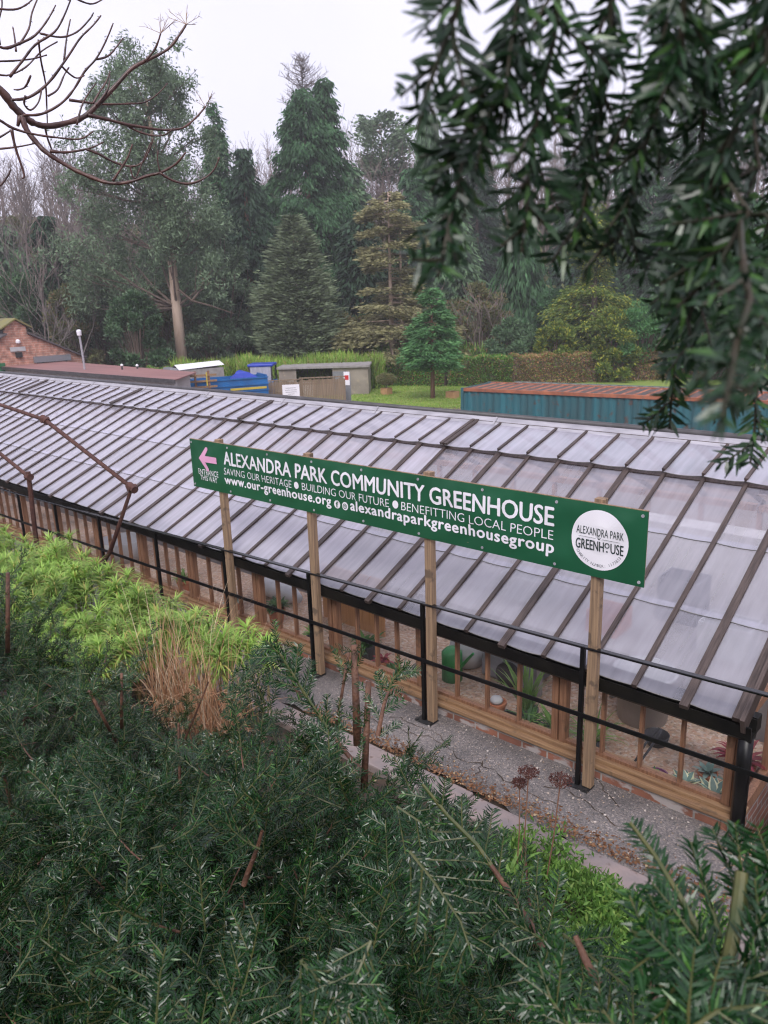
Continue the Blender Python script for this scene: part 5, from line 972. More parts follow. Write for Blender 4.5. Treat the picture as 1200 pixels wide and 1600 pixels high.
# hedges and tall weeds
def hedge_box(name, label, pts, wd, hts, mat, n, L=0.13, W=0.09, cat='hedge', rough=0.12):
    pts = [np.array(p[:2]) for p in pts]; t = thing(name, label, cat, (*pts[0], ZY)); core = MB(); PT = []; DV = []
    seg = [(a, c, np.linalg.norm(c-a)) for a, c in zip(pts[:-1], pts[1:])]; tot = sum(s_[2] for s_ in seg); base = 0
    for (a, c, l_), h0, h1 in zip(seg, hts[:-1], hts[1:]):
        u = (c-a)/l_; v = np.array([-u[1], u[0]]); m_ = int(n*l_/tot)
        P4 = [a-v*wd*0.42, c-v*wd*0.42, c+v*wd*0.42, a+v*wd*0.42]; hh = [h0, h1, h1, h0]
        core.add([(*p, ZY-0.05) for p in P4]+[(*p, ZY+h_-0.14) for p, h_ in zip(P4, hh)], [(4, 5, 6, 7), (0, 1, 5, 4), (1, 2, 6, 5), (2, 3, 7, 6), (3, 0, 4, 7)])
        for kk, (mm, face) in enumerate(((int(m_*0.42), 'f'), (int(m_*0.16), 'b'), (int(m_*0.42), 't'))):
            s = rng.random(mm)*l_; h_ = h0+(h1-h0)*s/l_; bump = rough*(np.sin(s*2.1+kk)+np.sin(s*5.3+1))
            if face == 't': w_ = rng.uniform(-wd/2, wd/2, mm); z_ = h_+bump*0.5+rng.normal(0, .05, mm); nd = np.tile([0, 0, 1.0], (mm, 1))
            else:
                sg_ = -1 if face == 'f' else 1; z_ = rng.random(mm)*h_; w_ = sg_*(wd/2+bump*0.5+rng.normal(0, .05, mm)); nd = np.tile([sg_*v[0], sg_*v[1], 0.2], (mm, 1))
            xy = a[None]+u[None]*s[:, None]+v[None]*w_[:, None]; PT.append(np.stack([xy[:, 0], xy[:, 1], ZY+z_], -1)); DV.append(nd+rng.normal(size=(mm, 3))*0.7)
    V, Fq = blades(np.concatenate(PT), np.concatenate(DV), L*rng.uniform(.6, 1.3, sum(map(len, PT))), W); np_obj('leaves', V, Fq, mat, t); core.build('twiggy_core', M['bark'], t); return t
h1a, h1b, h1c = at_z(572, 601, ZY), at_z(800, 601, ZY), at_z(1160, 588, ZY)
hedge_box('clipped_hedge', 'long clipped hedge with russet top behind the lawn', [h1a, at_z(700, 603, ZY), h1b], 1.6, [1.75, 1.9, 1.95], M['hedge'], 26000)
hedge_box('clipped_hedge', 'russet-brown clipped hedge running behind the container', [h1b+[-0.1, 0, 0], h1c], 1.6, [1.95, 1.95], M['hedgebrown'], 26000)
hedge_box('low_hedge', 'low green hedge at the foot of the pale trunk', [at_d(228, 560, 54), at_d(300, 565, 54)], 1.5, [2.0, 2.0], M['hedge'], 9000)
hedge_box('low_hedge', 'dark low hedge between the lamp post and pale trunk', [at_d(130, 560, 53), at_d(226, 560, 54)], 1.4, [1.9, 1.9], M['holly'], 9000)
def weeds():
    n = 26000; px = rng.uniform(292, 606, n); D = rng.uniform(53.5, 57.5, n); d = _F[None]+_R[None]*((px-600)/F_PX)[:, None]; d = d/np.hypot(d[:, 0], d[:, 1])[:, None]; Pt = d*D[:, None]; Pt[:, 2] = ZY
    hh = 1.9+0.15*np.sin(px*0.05)+0.12*np.sin(px*0.13+D); Pt[:, 2] += rng.random(n)*hh; Dv = rng.normal(size=(n, 3))*0.35+[0, 0, 1.0]
    V, Fq = blades(Pt, Dv, 0.75*rng.uniform(.5, 1.2, n), 0.07); tag(np_obj('tall_weeds', V, Fq, M['reeds']), kind='stuff')
weeds()
def rough_grass():
    n = 26000; px = rng.uniform(590, 1180, n); D = rng.uniform(60.5, 66, n); d = _F[None]+_R[None]*((px-600)/F_PX)[:, None]; d = d/np.hypot(d[:, 0], d[:, 1])[:, None]; Pt = d*D[:, None]; Pt[:, 2] = ZY; keep = rng.random(n) < 1
    Pt[:, 2] += rng.random(n)*2.3; V, Fq = blades(Pt, rng.normal(size=(n, 3))*0.4+[0, 0, 1.0], 0.6*rng.uniform(.5, 1.2, n), 0.06); tag(np_obj('bank_weeds', V, Fq, M['hedge']), kind='stuff')
rough_grass()
def lawn_grass():
    n = 16000; px = rng.uniform(478, 725, n); yq = rng.uniform(596, 640, n); d = _F[None]+_R[None]*((px-600)/F_PX)[:, None]-_U[None]*((yq-800)/F_PX)[:, None]; Pt = EYE+d*((ZY+0.05-CAMH)/d[:, 2])[:, None]
    V, Fq = blades(Pt, rng.normal(size=(n, 3))*0.5+[0, 0, 1.0], 0.12*rng.uniform(.5, 1.2, n), 0.03); tag(np_obj('lawn_grass', V, Fq, M['reeds']), kind='stuff')
lawn_grass()
# planters on the lawn
for (px, py, w_, lb, top) in ((604, 616, 0.55, 'square orange planter with a clipped round bush', True), (707, 622, 0.6, 'low timber planter at the container end', False)):
    q = at_z(px, py, ZY+0.05); t = thing('planter', lb, 'planter', q, 'planters on the lawn'); h = 0.42; s = MB(); x, y, z = q
    for a_, b_, c_, d_ in ((-w_/2, w_/2, -w_/2, -w_/2+.05), (-w_/2, w_/2, w_/2-.05, w_/2), (-w_/2, -w_/2+.05, -w_/2+.05, w_/2-.05), (w_/2-.05, w_/2, -w_/2+.05, w_/2-.05)): s.box(x+a_, x+b_, y+c_, y+d_, z, z+h)
    s.build('box', pbr('planter_wood', (0.42, 0.24, 0.12), (0.33, 0.18, 0.09), 3, 0.8), t); MB().box(x-w_/2+.05, x+w_/2-.05, y-w_/2+.05, y+w_/2-.05, z, z+h-0.06).build('compost', M['soil'], t)
    if top:
        n = 2500; v = unit(rng.normal(size=(n, 3))); Pt = np.array([x, y, z+1.0])+v*(0.45*rng.random(n)**0.3)[:, None]*np.array([1.5, 1.5, 0.8]); V, Fq = blades(Pt, v+rng.normal(size=(n, 3))*.5, 0.09, 0.06); np_obj('bush', V, Fq, M['scrub'], t); MB().tube([(x, y, z+h-.07), (x, y, z+1)], 0.03, 6).build('stem', M['bark'], t)

# ------------------------------------------------------------------ planted bank in front of the path
def tz(x, y): return float(terrain(x, y))
M['spurge'] = leaf('spurge_leaves', (0.17, 0.33, 0.05), (0.40, 0.56, 0.14), 0.45, 0.35, c3=(0.45, 0.42, 0.12), f3=0.12, nscale=3)
M['spurgestem'] = pbr('spurge_stem', (0.16, 0.17, 0.06), (0.2, 0.13, 0.07), 20, 0.6)
def whorls(name, label, spots, mat, smat, nl=(56, 76), ln=0.19, wd=0.0125):
    t = thing(name, label, 'plant', (spots[0][0], spots[0][1], tz(*spots[0][:2]))); Pt = []; st = MB(); VV = []; rnd = random.Random(4)
    b = MB()
    for x, y, h in spots:
        z = tz(x, y); tip = np.array([x+rnd.gauss(0, .07), y+rnd.gauss(0, .07), z+h]); st.tube([(x, y, z-.03), (np.array([x, y, z])+tip)/2, tip], [0.007, 0.006, 0.005], 4, cap=False)
        for k in range(rnd.randint(*nl)):
            u = rnd.random()**1.3; q = tip-np.array([0, 0, u*0.17]); el = 1.0-1.35*u+rnd.gauss(0, .15); strap(b, q, rnd.uniform(0, 6.28), el, ln*rnd.uniform(.65, 1.1)*(0.75+.4*min(1, u*3)), wd*rnd.uniform(.8, 1.25), 0.5+0.5*u, n=3)
    b.build('foliage', mat, t); st.build('stems', smat, t); return t
sp_ = []; rnd = random.Random(8)
while len(sp_) < 400:
    x = rnd.uniform(-10.5, -4.6); y = rnd.uniform(2.2, 3.66)
    if y < 2.4+0.3*max(0, (-x-7.5)/2): continue
    if x > -5.3 and y < 3.2: continue
    g_top = 0.84+0.1*math.sin(x*2.3)+0.06*rnd.gauss(0, 1); h = g_top-tz(x, y)
    if x > -5.2: h -= 0.1
    if h > 0.15: sp_.append((x, y, h))
whorls('spurge_clump', 'mass of lime-green whorled spurge on the bank', sp_, M['spurge'], M['spurgestem'])
M['drygrass'] = leaf('dry_grass_blades', (0.40, 0.20, 0.11), (0.58, 0.37, 0.22), 0.6, 0.3, c3=(0.7, 0.56, 0.4), f3=0.2, nscale=6)
def dry_grass(name, label, cx, cy_, r, n, h, seed, cat='grass clump'):
    t = thing(name, label, cat, (cx, cy_, tz(cx, cy_))); rnd = random.Random(seed); b = MB()
    for i in range(n):
        a = rnd.uniform(0, 6.28); q = r*math.sqrt(rnd.random()); x, y = cx+q*math.cos(a)*1.5, cy_+q*math.sin(a)*0.7; ln = h*rnd.uniform(.35, 1.1)
        strap(b, (x, y, tz(x, y)-.02), rnd.uniform(0, 6.28), rnd.uniform(1.15, 1.55), ln, 0.006*rnd.uniform(.7, 1.4), rnd.choice([0.15, 0.3, 0.6, 1.7]), n=6)
    b.build('blades', M['drygrass'], t); return t
dry_grass('dry_grass', 'russet dead ornamental grass below the left sign post', -4.78, 2.98, 0.33, 480, 1.25, 3)
dry_grass('dry_grass', 'small tuft of straw-coloured grass at the greenhouse corner', -1.02, 4.4, 0.06, 36, 0.42, 5)
# low green ground cover
M['gcover'] = leaf('low_leafy_green', (0.06, 0.15, 0.03), (0.17, 0.31, 0.065), 0.5, 0.3, c3=(0.27, 0.4, 0.1), f3=0.12, nscale=5)
n = 15000; cc = rng.uniform([-2.25, 2.55], [-0.9, 3.95], (170, 2)); cc = cc[(cc[:, 1] < 3.72+0.12*np.sin(cc[:, 0]*5))]; k = rng.integers(0, len(cc), n)
xy = cc[k]+rng.normal(0, 0.06, (n, 2)); hh = 0.10+0.10*np.sin(cc[k, 0]*7)*np.sin(cc[k, 1]*6)+0.05
Pt = np.stack([xy[:, 0], xy[:, 1], terrain(xy[:, 0], xy[:, 1])+rng.random(n)**0.7*np.clip(hh, .05, .3)], -1)
V, Fq = blades(Pt, rng.normal(size=(n, 3))*0.9+[0, 0, .9], 0.05*rng.uniform(.6, 1.4, n), 0.016); tag(np_obj('ground_cover', V, Fq, M['gcover']), kind='stuff')
t = thing('strap_leaved_plant', 'pale green strap-leaved plant at the edge of the ground cover', 'plant', (-2.05, 3.25, tz(-2.05, 3.25))); b = MB()
for kq in range(26): strap(b, (-2.05+rr.gauss(0, .05), 3.25+rr.gauss(0, .05), tz(-2.05, 3.25)), rr.uniform(0, 6.28), rr.uniform(.9, 1.4), rr.uniform(.2, .38), 0.028, 0.9)
b.build('foliage', M['spider'], t)
# dead flower heads
M['deadflower'] = pbr('dead_flower_head', (0.07, 0.022, 0.02), (0.11, 0.04, 0.03), 50, 0.9)
M['deadstem'] = pbr('dead_stem', (0.2, 0.09, 0.06), (0.26, 0.14, 0.09), 20, 0.8)
for (px, py, bx, by, lb, r_) in ((826, 1206, 812, 1300, 'dark dried flower head above the path, topmost of three', 0.062), (812, 1222, 808, 1300, 'small dried flower head lowest of the three', 0.045), (876, 1218, 852, 1310, 'dried flat flower head nearest the right-hand sign post', 0.065)):
    q = at_y(px, py, 3.45); bs = at_y(bx, by, 3.4); bz = tz(bs[0], bs[1]); t = thing('dried_flower', lb, 'dried flower', (bs[0], bs[1], bz), 'dried sedum heads by the path'); s = MB(); s.tube([(bs[0], bs[1], bz-.02), ((bs[0]+q[0])/2+.01, (bs[1]+q[1])/2, (bz+q[2])/2), q], 0.004, 5)
    for kq in range(9):
        a = kq*0.7; s.tube([q+np.array([0, 0, -.05]), q+np.array([math.cos(a)*r_*.7, math.sin(a)*r_*.7, -.005])], 0.002, 3, cap=False)
    s.build('stem', M['deadstem'], t); n = 420; a = rng.uniform(0, 6.28, n); rr_ = r_*np.sqrt(rng.random(n)); Pt = np.stack([q[0]+rr_*np.cos(a), q[1]+rr_*np.sin(a), q[2]+0.012*(1-(rr_/r_)**2)+rng.normal(0, .004, n)-.012*(rng.random(n) < .5)], -1); V, Fq = blades(Pt, rng.normal(size=(n, 3))+[0, 0, 1], 0.011, 0.009); np_obj('flower_head', V, Fq, M['deadflower'], t)
# leaf litter on the path edge and bank
M['fallen'] = leaf('fallen_leaves', (0.14, 0.06, 0.03), (0.28, 0.15, 0.08), 0.7, 0.1, c3=(0.42, 0.32, 0.2), f3=0.1)
n = 5200; x = rng.uniform(-4.6, 0.2, n); y = np.where(rng.random(n) < .62, 3.95+np.abs(rng.normal(0, .09, n)), rng.uniform(1.2, 3.7, n)); z = np.where(y > 3.72, np.where(y > 4.02, 0.016, 0.02), terrain(x, y)+0.012)
V, Fq = blades(np.stack([x, y, z+.004], -1), np.stack([rng.normal(size=n), rng.normal(size=n), rng.normal(0, .18, n)+.05], -1), 0.032*rng.uniform(.3, 1.2, n), 0.018*rng.uniform(.4, 1.2, n)); tag(np_obj('leaf_litter', V, Fq, M['fallen']), kind='stuff')
n = 900; x = rng.uniform(-4.6, 0.2, n); y = rng.uniform(4.05, 4.68, n); V, Fq = blades(np.stack([x, y, np.full(n, .018)], -1), np.stack([rng.normal(size=n), rng.normal(size=n), rng.normal(0, .1, n)+.05], -1), 0.02*rng.uniform(.3, 1.4, n), 0.014*rng.uniform(.4, 1.2, n)); tag(np_obj('path_debris', V, Fq, leaf('pale_debris', (0.3, 0.22, 0.16), (0.5, 0.45, 0.42), .8, 0)), kind='stuff')
# small bank plants under the hedge gap
n = 3800; cc = rng.uniform([-1.3, 1.0], [0.3, 2.5], (60, 2)); k = rng.integers(0, 60, n); xy = cc[k]+rng.normal(0, .05, (n, 2)); Pt = np.stack([xy[:, 0], xy[:, 1], terrain(xy[:, 0], xy[:, 1])+rng.random(n)*.12], -1)
V, Fq = blades(Pt, rng.normal(size=(n, 3))*.8+[0, 0, .9], 0.055*rng.uniform(.6, 1.4, n), 0.012); tag(np_obj('bank_weeds', V, Fq, M['gcover']), kind='stuff')

# ------------------------------------------------------------------ yew
class Yew:
    """collects yew shoots: stems as thin tubes and two ranks of needles"""
    def __init__(s): s.P = []; s.T = []; s.N = []; s.S = []; s.L = []; s.Rl = []; s.br = MB(); s.gr = MB()
    def shoot(s, pts, nrm, r=0.0016, ln=0.023, gap=0.0034, green=True, bare_frac=0.0, n=4, vary=True):
        pts = np.array(pts, float)
        if len(pts) < 2: return
        (s.gr if green else s.br).tube(pts, np.linspace(r, r*0.55, len(pts)), n, cap=False)
        if gap is None: return
        sc = rng.uniform(.62, 1.08) if vary else 1.0; rl = (0.2 if rng.random() < .55 else 0.85) if vary else 0.3
        seg = np.linalg.norm(np.diff(pts, axis=0), axis=1); tot = seg.sum(); cum = np.concatenate([[0], np.cumsum(seg)]); m = max(3, int(tot*(1-bare_frac)/gap)); u = tot*bare_frac+(np.arange(m)+0.5)*tot*(1-bare_frac)/m
        i = np.clip(np.searchsorted(cum, u)-1, 0, len(seg)-1); f = ((u-cum[i])/seg[i])[:, None]; p = pts[i]*(1-f)+pts[i+1]*f; t = unit(pts[i+1]-pts[i]); nn = np.tile(nrm, (m, 1)); nn = unit(nn-t*(nn*t).sum(1, keepdims=True)); sd = np.cross(nn, t)
        for sg_ in (-1, 1):
            s.P.append(p+rng.normal(0, .0004, (m, 3))); s.T.append(t); s.N.append(nn); s.S.append(sd*sg_); edge = np.minimum(1, 0.45+(tot-u)/0.025)*np.minimum(1, .6+u/.03); s.L.append(ln*sc*edge*rng.uniform(.78, 1.12, m)); s.Rl.append(np.full(m, rl))
    def finish(s, t, mat, wd=0.0026, rollsd=0.20, stem='yewstem'):
        P0 = np.concatenate(s.P); T = np.concatenate(s.T); N = np.concatenate(s.N); S = np.concatenate(s.S); L = np.concatenate(s.L)[:, None]; n = len(P0)
        th = rng.normal(1.02, 0.16, n)[:, None]; roll = (0.10+rng.normal(0, 1, n)*np.maximum(rollsd, np.concatenate(s.Rl)))[:, None]; D = unit(S*np.sin(th)*np.cos(roll)+T*np.cos(th)+N*np.sin(th)*np.sin(roll)); Wv = unit(np.cross(D, N+rng.normal(0, .3, (n, 3)))); dn = unit(np.cross(Wv, D)); cur = rng.normal(-0.10, .10, n)[:, None]+0.0
        w_ = wd*rng.uniform(.85, 1.15, n)[:, None]; A = P0+D*L*0.06; Bm = P0+D*L*0.5+T*L*0.03+dn*L*cur*-.25; Cc = P0+D*L*0.98+T*L*0.10+dn*L*cur
        V = np.stack([A-Wv*w_*.28, A+Wv*w_*.28, Bm-Wv*w_*.5, Bm+Wv*w_*.5, Cc-Wv*w_*.10, Cc+Wv*w_*.10], 1).reshape(-1, 3); b_ = (np.arange(n)*6)[:, None]; Fq = np.concatenate([b_+[0, 1, 3, 2], b_+[2, 3, 5, 4]], 0)
        np_obj('needles', V, Fq, mat, t)
        if s.br.v: s.br.build('branches', M['yewbark'], t, smooth=True)
        if s.gr.v: s.gr.build('green_twigs', M[stem], t)
def curve(p, d, ln, n, bend, rnd):
    pts = [np.array(p, float)]; d = np.array(d, float)
    for i in range(n): d = d+np.array(bend)/n+np.array([rnd.gauss(0, .05), rnd.gauss(0, .05), rnd.gauss(0, .04)]); d /= np.linalg.norm(d); pts.append(pts[-1]+d*ln/n)
    return pts
def plume(Y, p, d, ln, rnd, nside=9, up=np.array([0, 0, 1.0]), ls=0.10, gap=0.0036, brown=0.25, nl=0.023):
    """a flat yew spray: leader with alternate side shoots"""
    d = np.array(d)/np.linalg.norm(d); pts = curve(p, d, ln, 6, (rnd.gauss(0, .25), rnd.gauss(0, .25), 0.25), rnd); nr = up+np.array([rnd.gauss(0, .35), rnd.gauss(0, .35), 0]); nr = nr-d*(nr@d); nr /= np.linalg.norm(nr)+1e-9; sd = np.cross(nr, d)
    k = 3 if rnd.random() < brown else 1
    if k > 1: Y.shoot(pts[:k+1], nr, 0.0024, green=False, gap=None, n=5)
    Y.shoot(pts[k-1 if k > 1 else 0:], nr, 0.0022, ln=nl, gap=gap)
    for i in range(nside):
        u = (i+1)/(nside+0.6); j = min(5, int(u*6)); q = pts[j]+(pts[j+1]-pts[j])*(u*6-j); sg_ = 1 if i % 2 else -1; dd = d*rnd.uniform(.55, .9)+sg_*sd*rnd.uniform(.6, 1.0)+nr*rnd.gauss(.05, .25)
        l2 = ls*(1.15-0.65*u)*rnd.uniform(.6, 1.25); Y.shoot(curve(q, dd/np.linalg.norm(dd), l2, 3, (0, 0, -0.05), rnd), nr+np.array([rnd.gauss(0, .2), rnd.gauss(0, .2), 0]), 0.0013, ln=nl*rnd.uniform(.85, 1.05), gap=gap)
def hedge_yew(name, label, x0, x1, n, seed, htop, y0=0.12, y1=1.42, extra=()):
    rnd = random.Random(seed); Y = Yew(); xm = (x0+x1)/2; t = thing(name, label, 'yew bush', (xm, 0.9, tz(xm, 0.9)))
    stems = []
    x = x0+0.15
    while x < x1:
        yb = rnd.uniform(.6, 1.0); b0 = np.array([x, yb, tz(x, yb)-.05]); stems.append(b0)
        for q in range(2):
            xe, ye = x+rnd.gauss(0, .22), yb+rnd.gauss(0, .25); e = np.array([xe, ye, htop(xe, ye)-rnd.uniform(.3, .6)]); Y.br.tube([b0, (b0+e)/2+np.array([rnd.gauss(0, .05), rnd.gauss(0, .05), .05]), e], [0.011, 0.006, 0.0025], 6, cap=True)
        x += 0.28
    for i in range(n):
        x = rnd.uniform(x0, x1); y = rnd.uniform(y0, y1); dist = math.hypot(x, y)
        h = htop(x, y); dep = math.sqrt(rnd.random())*0.58+0.03+0.09*(math.sin(x*11+y*4)*math.sin(y*13-x*3)); p = np.array([x, y, h-dep]); a = rnd.uniform(0, 6.28)
        ey = (y-(y0+y1)/2)/((y1-y0)/2); d = np.array([math.cos(a)*.8, math.sin(a)*.8+0.5*max(0, abs(ey)-.4)*math.copysign(1, ey), rnd.uniform(.15, 1.0)])
        far = dist > 2.3
        plume(Y, p, d, rnd.uniform(.09, .22), rnd, 6 if far else 8, ls=0.075, gap=0.0050 if far else 0.0040, nl=0.022)
        if rnd.random() < .012: Y.shoot(curve(p-np.array([0, 0, .12]), (rnd.gauss(0, .3), rnd.gauss(0, .3), 1), dep+.05, 4, (0, 0, 0), rnd), np.array([0, 1.0, 0]), 0.006, green=False, gap=None, n=6)
    for i in range(n//2):
        x = rnd.uniform(x0, x1); y = rnd.uniform(y0+.1, y1); a = rnd.uniform(0, 6.28); plume(Y, np.array([x, y, max(tz(x, y)+.1, htop(x, y)-rnd.uniform(.35, .85))]), np.array([math.cos(a), math.sin(a), rnd.uniform(.2, .8)]), rnd.uniform(.15, .28), rnd, 7, ls=0.09, gap=0.0055, nl=0.022)
    for e in extra: e(Y, rnd)
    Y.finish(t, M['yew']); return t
_hx = [-6, -3.6, -3.1, -2.6, -2.2, -1.9, -1.57, -1.2, -0.84, -0.6, -0.4, -0.2]; _hz = [2.44, 2.50, 2.49, 2.42, 2.34, 2.28, 2.48, 2.57, 2.57, 2.47, 2.28, 2.1]
def htop(x, y):
    h = np.interp(x, _hx, _hz)+0.05*math.sin(x*7+y*5)+0.03*math.sin(x*17-y*13); ye = 1.30+0.05*math.sin(x*5)
    if x > -1.0: ye -= (x+1.0)*0.55
    if y > ye-0.25: h -= 1.1*(y-(ye-0.25))**1.2
    if y < 0.45: h -= 0.25*(0.45-y)
    return h
def cut_stem(px, y0, py0, py1, dep, r=0.008, px1=None):
    def f(Y, rnd):
        a = at_r(px, py0, dep); c = at_r(px1 or px, py1, dep*1.02); Y.br.tube([c+(c-a)*0.8, c, a], [r*1.25, r*1.1, r], 7)
        for q in range(5):
            u = rnd.uniform(.1, .8); p = a+(c-a)*u; dd = np.array([rnd.gauss(0, .7), rnd.gauss(0, .7), .7]); Y.shoot(curve(p, dd/np.linalg.norm(dd), rnd.uniform(.03, .09), 3, (0, 0, .1), rnd), np.array([0.2, -.4, 1]), 0.0013, ln=0.02, gap=0.0045)
    return f
def px_plume(pts, dep, nside=8, ls=0.09, nl=0.023, brown=0.0, r=0.0026, gap=0.0034, nrm=None, side=True):
    def f(Y, rnd):
        deps = dep if hasattr(dep, '__len__') else [dep]*len(pts)
        Pp = [at_r(px, py, d_) for (px, py), d_ in zip(pts, deps)]; Q = []
        for i in range(len(Pp)-1):
            for u in np.linspace(0, 1, 5)[:-1]: Q.append(Pp[i]*(1-u)+Pp[i+1]*u)
        Q.append(Pp[-1]); Q = np.array(Q); nr = np.array(nrm if nrm is not None else (-_F*0.7+np.array([0, 0, .6]))); nr = nr/np.linalg.norm(nr)
        nb = int(len(Q)*brown)
        if nb > 1: Y.shoot(Q[:nb+1], nr, r*1.6, green=False, gap=None, n=6)
        Y.shoot(Q[nb:], nr, r, ln=nl, gap=gap, n=5)
        if side:
            for i in range(nside):
                u = (i+.7)/(nside+.8); j = min(len(Q)-2, int(u*(len(Q)-1))); d = unit(Q[j+1]-Q[j]); sd = np.cross(nr, d); sg_ = 1 if i % 2 else -1; dd = d*.8+sg_*sd*rnd.uniform(.6, 1)+nr*rnd.gauss(0, .2); Y.shoot(curve(Q[j], unit(dd), ls*(1.15-.7*u)*rnd.uniform(.6, 1.2), 3, (0, 0, 0), rnd), nr+np.array([rnd.gauss(0, .2)]*3), 0.0015, ln=nl*.95, gap=gap)
    return f
hedge_yew('yew_bush', 'dark clipped yew bush filling the lower left below the spurge', -4.6, -2.02, 1150, 31, htop, extra=(cut_stem(12, 0, 895, 965, 3.2, 0.0075), cut_stem(190, 0, 1052, 1100, 2.6, 0.0045), cut_stem(140, 0, 1080, 1115, 2.5, 0.0045, 158)))
hedge_yew('yew_bush', 'dark yew bush with pruned brown stems at the bottom centre', -2.05, -0.5, 1150, 32, htop, extra=(
    cut_stem(553, 0, 1008, 1095, 2.0, 0.009, 556), cut_stem(576, 0, 1065, 1160, 1.95, 0.0075, 572), cut_stem(545, 0, 1020, 1090, 2.1, 0.004, 533),
    px_plume([(590, 1150), (600, 1100), (615, 1060), (640, 1035)], 1.9, 9, 0.09, brown=0.5, r=0.004), px_plume([(560, 1200), (520, 1150), (480, 1090), (440, 1025), (415, 1000)], 1.95, 12, 0.12, brown=0.25, r=0.0045), px_plume([(470, 1090), (450, 1050), (432, 1012)], 2.0, 8, 0.09, brown=0.4, r=0.004), px_plume([(420, 1110), (400, 1070), (385, 1040)], 2.1, 8, 0.09, brown=0.2),
    px_plume([(850, 1480), (825, 1440), (790, 1385), (745, 1320), (700, 1275), (660, 1225)], 1.45, 14, 0.11, brown=0.5, r=0.005), px_plume([(880, 1460), (930, 1500), (1000, 1560)], [1.35, 1.3, 1.25], 8, .09), px_plume([(850, 1470), (800, 1440), (760, 1436)], 1.42, 8, .08),
    px_plume([(640, 1330), (680, 1380), (720, 1440), (740, 1500)], 1.25, 12, 0.09), px_plume([(580, 1470), (555, 1530), (540, 1600)], 1.1, 10, 0.08), px_plume([(470, 1500), (520, 1560), (540, 1610)], 1.1, 10, 0.08), px_plume([(620, 1260), (680, 1300), (760, 1300)], 1.5, 10, 0.09)))
# near shrub at right
Y = Yew(); rnd = random.Random(77); bq = at_r(1135, 1520, 0.86); tY = thing('yew_sapling', 'near yew sapling with long green sprigs at the lower right', 'yew bush', (bq[0], bq[1], tz(bq[0], bq[1])))
Y.br.tube([np.array([bq[0]+.05, bq[1]-.02, tz(bq[0], bq[1])-.05]), np.array([bq[0]+.02, bq[1], 2.2]), at_r(1140, 1600, .88), bq], [0.012, 0.011, 0.009, 0.007], 7)
Y.gr.tube([bq, at_r(1150, 1440, .86), at_r(1159, 1362, .86)], [0.0068, 0.0062, 0.0056], 8)
for f in (px_plume([(1132, 1515), (1100, 1470), (1062, 1400), (1022, 1335), (985, 1286)], [.86, .87, .88, .9, .92], 0, .1, nl=.028, r=.0042, gap=.0030, side=False), px_plume([(1125, 1465), (1102, 1390), (1080, 1316)], [.88, .9, .92], 0, .07, nl=.026, r=.003, gap=.003, side=False),
    px_plume([(1132, 1515), (1085, 1510), (1035, 1480), (985, 1455)], [.86, .84, .83, .82], 7, .075, nl=.027, r=.004), px_plume([(1140, 1515), (1180, 1500), (1230, 1470)], .85, 6, .08, nl=.027), px_plume([(1135, 1520), (1180, 1545), (1240, 1560)], .83, 6, .08, nl=.027), px_plume([(1130, 1530), (1080, 1535), (1030, 1540)], .82, 6, .07, nl=.026), px_plume([(1150, 1450), (1175, 1420), (1200, 1380), (1215, 1350)], .9, 6, .08, nl=.027), px_plume([(1152, 1430), (1165, 1400), (1190, 1330)], .92, 4, .07, nl=.026),
    px_plume([(1045, 1600), (1010, 1530), (995, 1490)], [.95, .97, .98], 0, .1, brown=.95, r=.004, side=False), px_plume([(940, 1545), (915, 1500), (899, 1462)], 1.05, 0, .1, brown=.95, r=.004, side=False), px_plume([(1060, 1620), (1120, 1580), (1190, 1570)], .8, 7, .08, nl=.026), px_plume([(900, 1620), (860, 1560), (840, 1500)], 1.1, 9, .09), px_plume([(990, 1640), (950, 1590), (930, 1560)], 1.0, 7, .07), px_plume([(1100, 1640), (1070, 1590), (1060, 1560)], .85, 7, .07)): f(Y, rnd)
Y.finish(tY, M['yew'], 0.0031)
# overhanging yew bough
Y = Yew(); rnd = random.Random(55); tY = thing('yew_tree', 'dark overhanging yew with drooping shoots at the upper right', 'yew tree', (1.9, -0.6, tz(1.9, -0.6)))
lim = [at_r(1500, -300, .9), at_r(1250, -250, .77), at_r(1000, -170, .69), at_r(760, -110, .63)]; MB().tube([(1.9, -.6, tz(1.9, -.6)-.1), (1.86, -.6, 3.2), (1.95, -.65, 4.6), (1.9, -.7, 6.2)], [.19, .15, .12, .06], 12).build('trunk', M['redbark'], tY, smooth=True); Y.br.tube([np.array([1.93, -.64, 4.3]), np.array([1.3, -.1, 4.5]), lim[0]+np.array([.25, -.1, .12])]+lim, [.06, .045, .03, 0.02, 0.016, 0.012, 0.006], 8)
HP = []
def hang(pts, dep, nside, ls=0.085, nl=0.0255, r=0.0022, brown=0.0):
    deps = [v*.82 for v in (dep if hasattr(dep, '__len__') else [dep]*len(pts))]; dep = deps; q = at_r(*pts[0], deps[0])
    if pts[0][1] < 0: j = min(range(4), key=lambda i: np.linalg.norm(lim[i]-q)); Y.br.tube([lim[j], (lim[j]+q)/2+[0, 0, .02], q], [.006, .004, r], 5)
    else: e = min(HP, key=lambda h: np.linalg.norm(h-q)+(0.5 if h[2] < q[2] else 0)); Y.gr.tube([e, (e+q)/2+[0, 0, .01], q], [.0018, .0016, r*.7], 4)
    for (px, py), d_ in zip(pts, deps): HP.append(at_r(px, py, d_))
    px_plume(pts, dep, max(4, int(nside*.75)), ls*.8, nl=nl, r=r, gap=.0041, brown=brown, nrm=-_F+np.array([rnd.gauss(0, .35), rnd.gauss(0, .35), rnd.gauss(.2, .3)]))(Y, rnd)
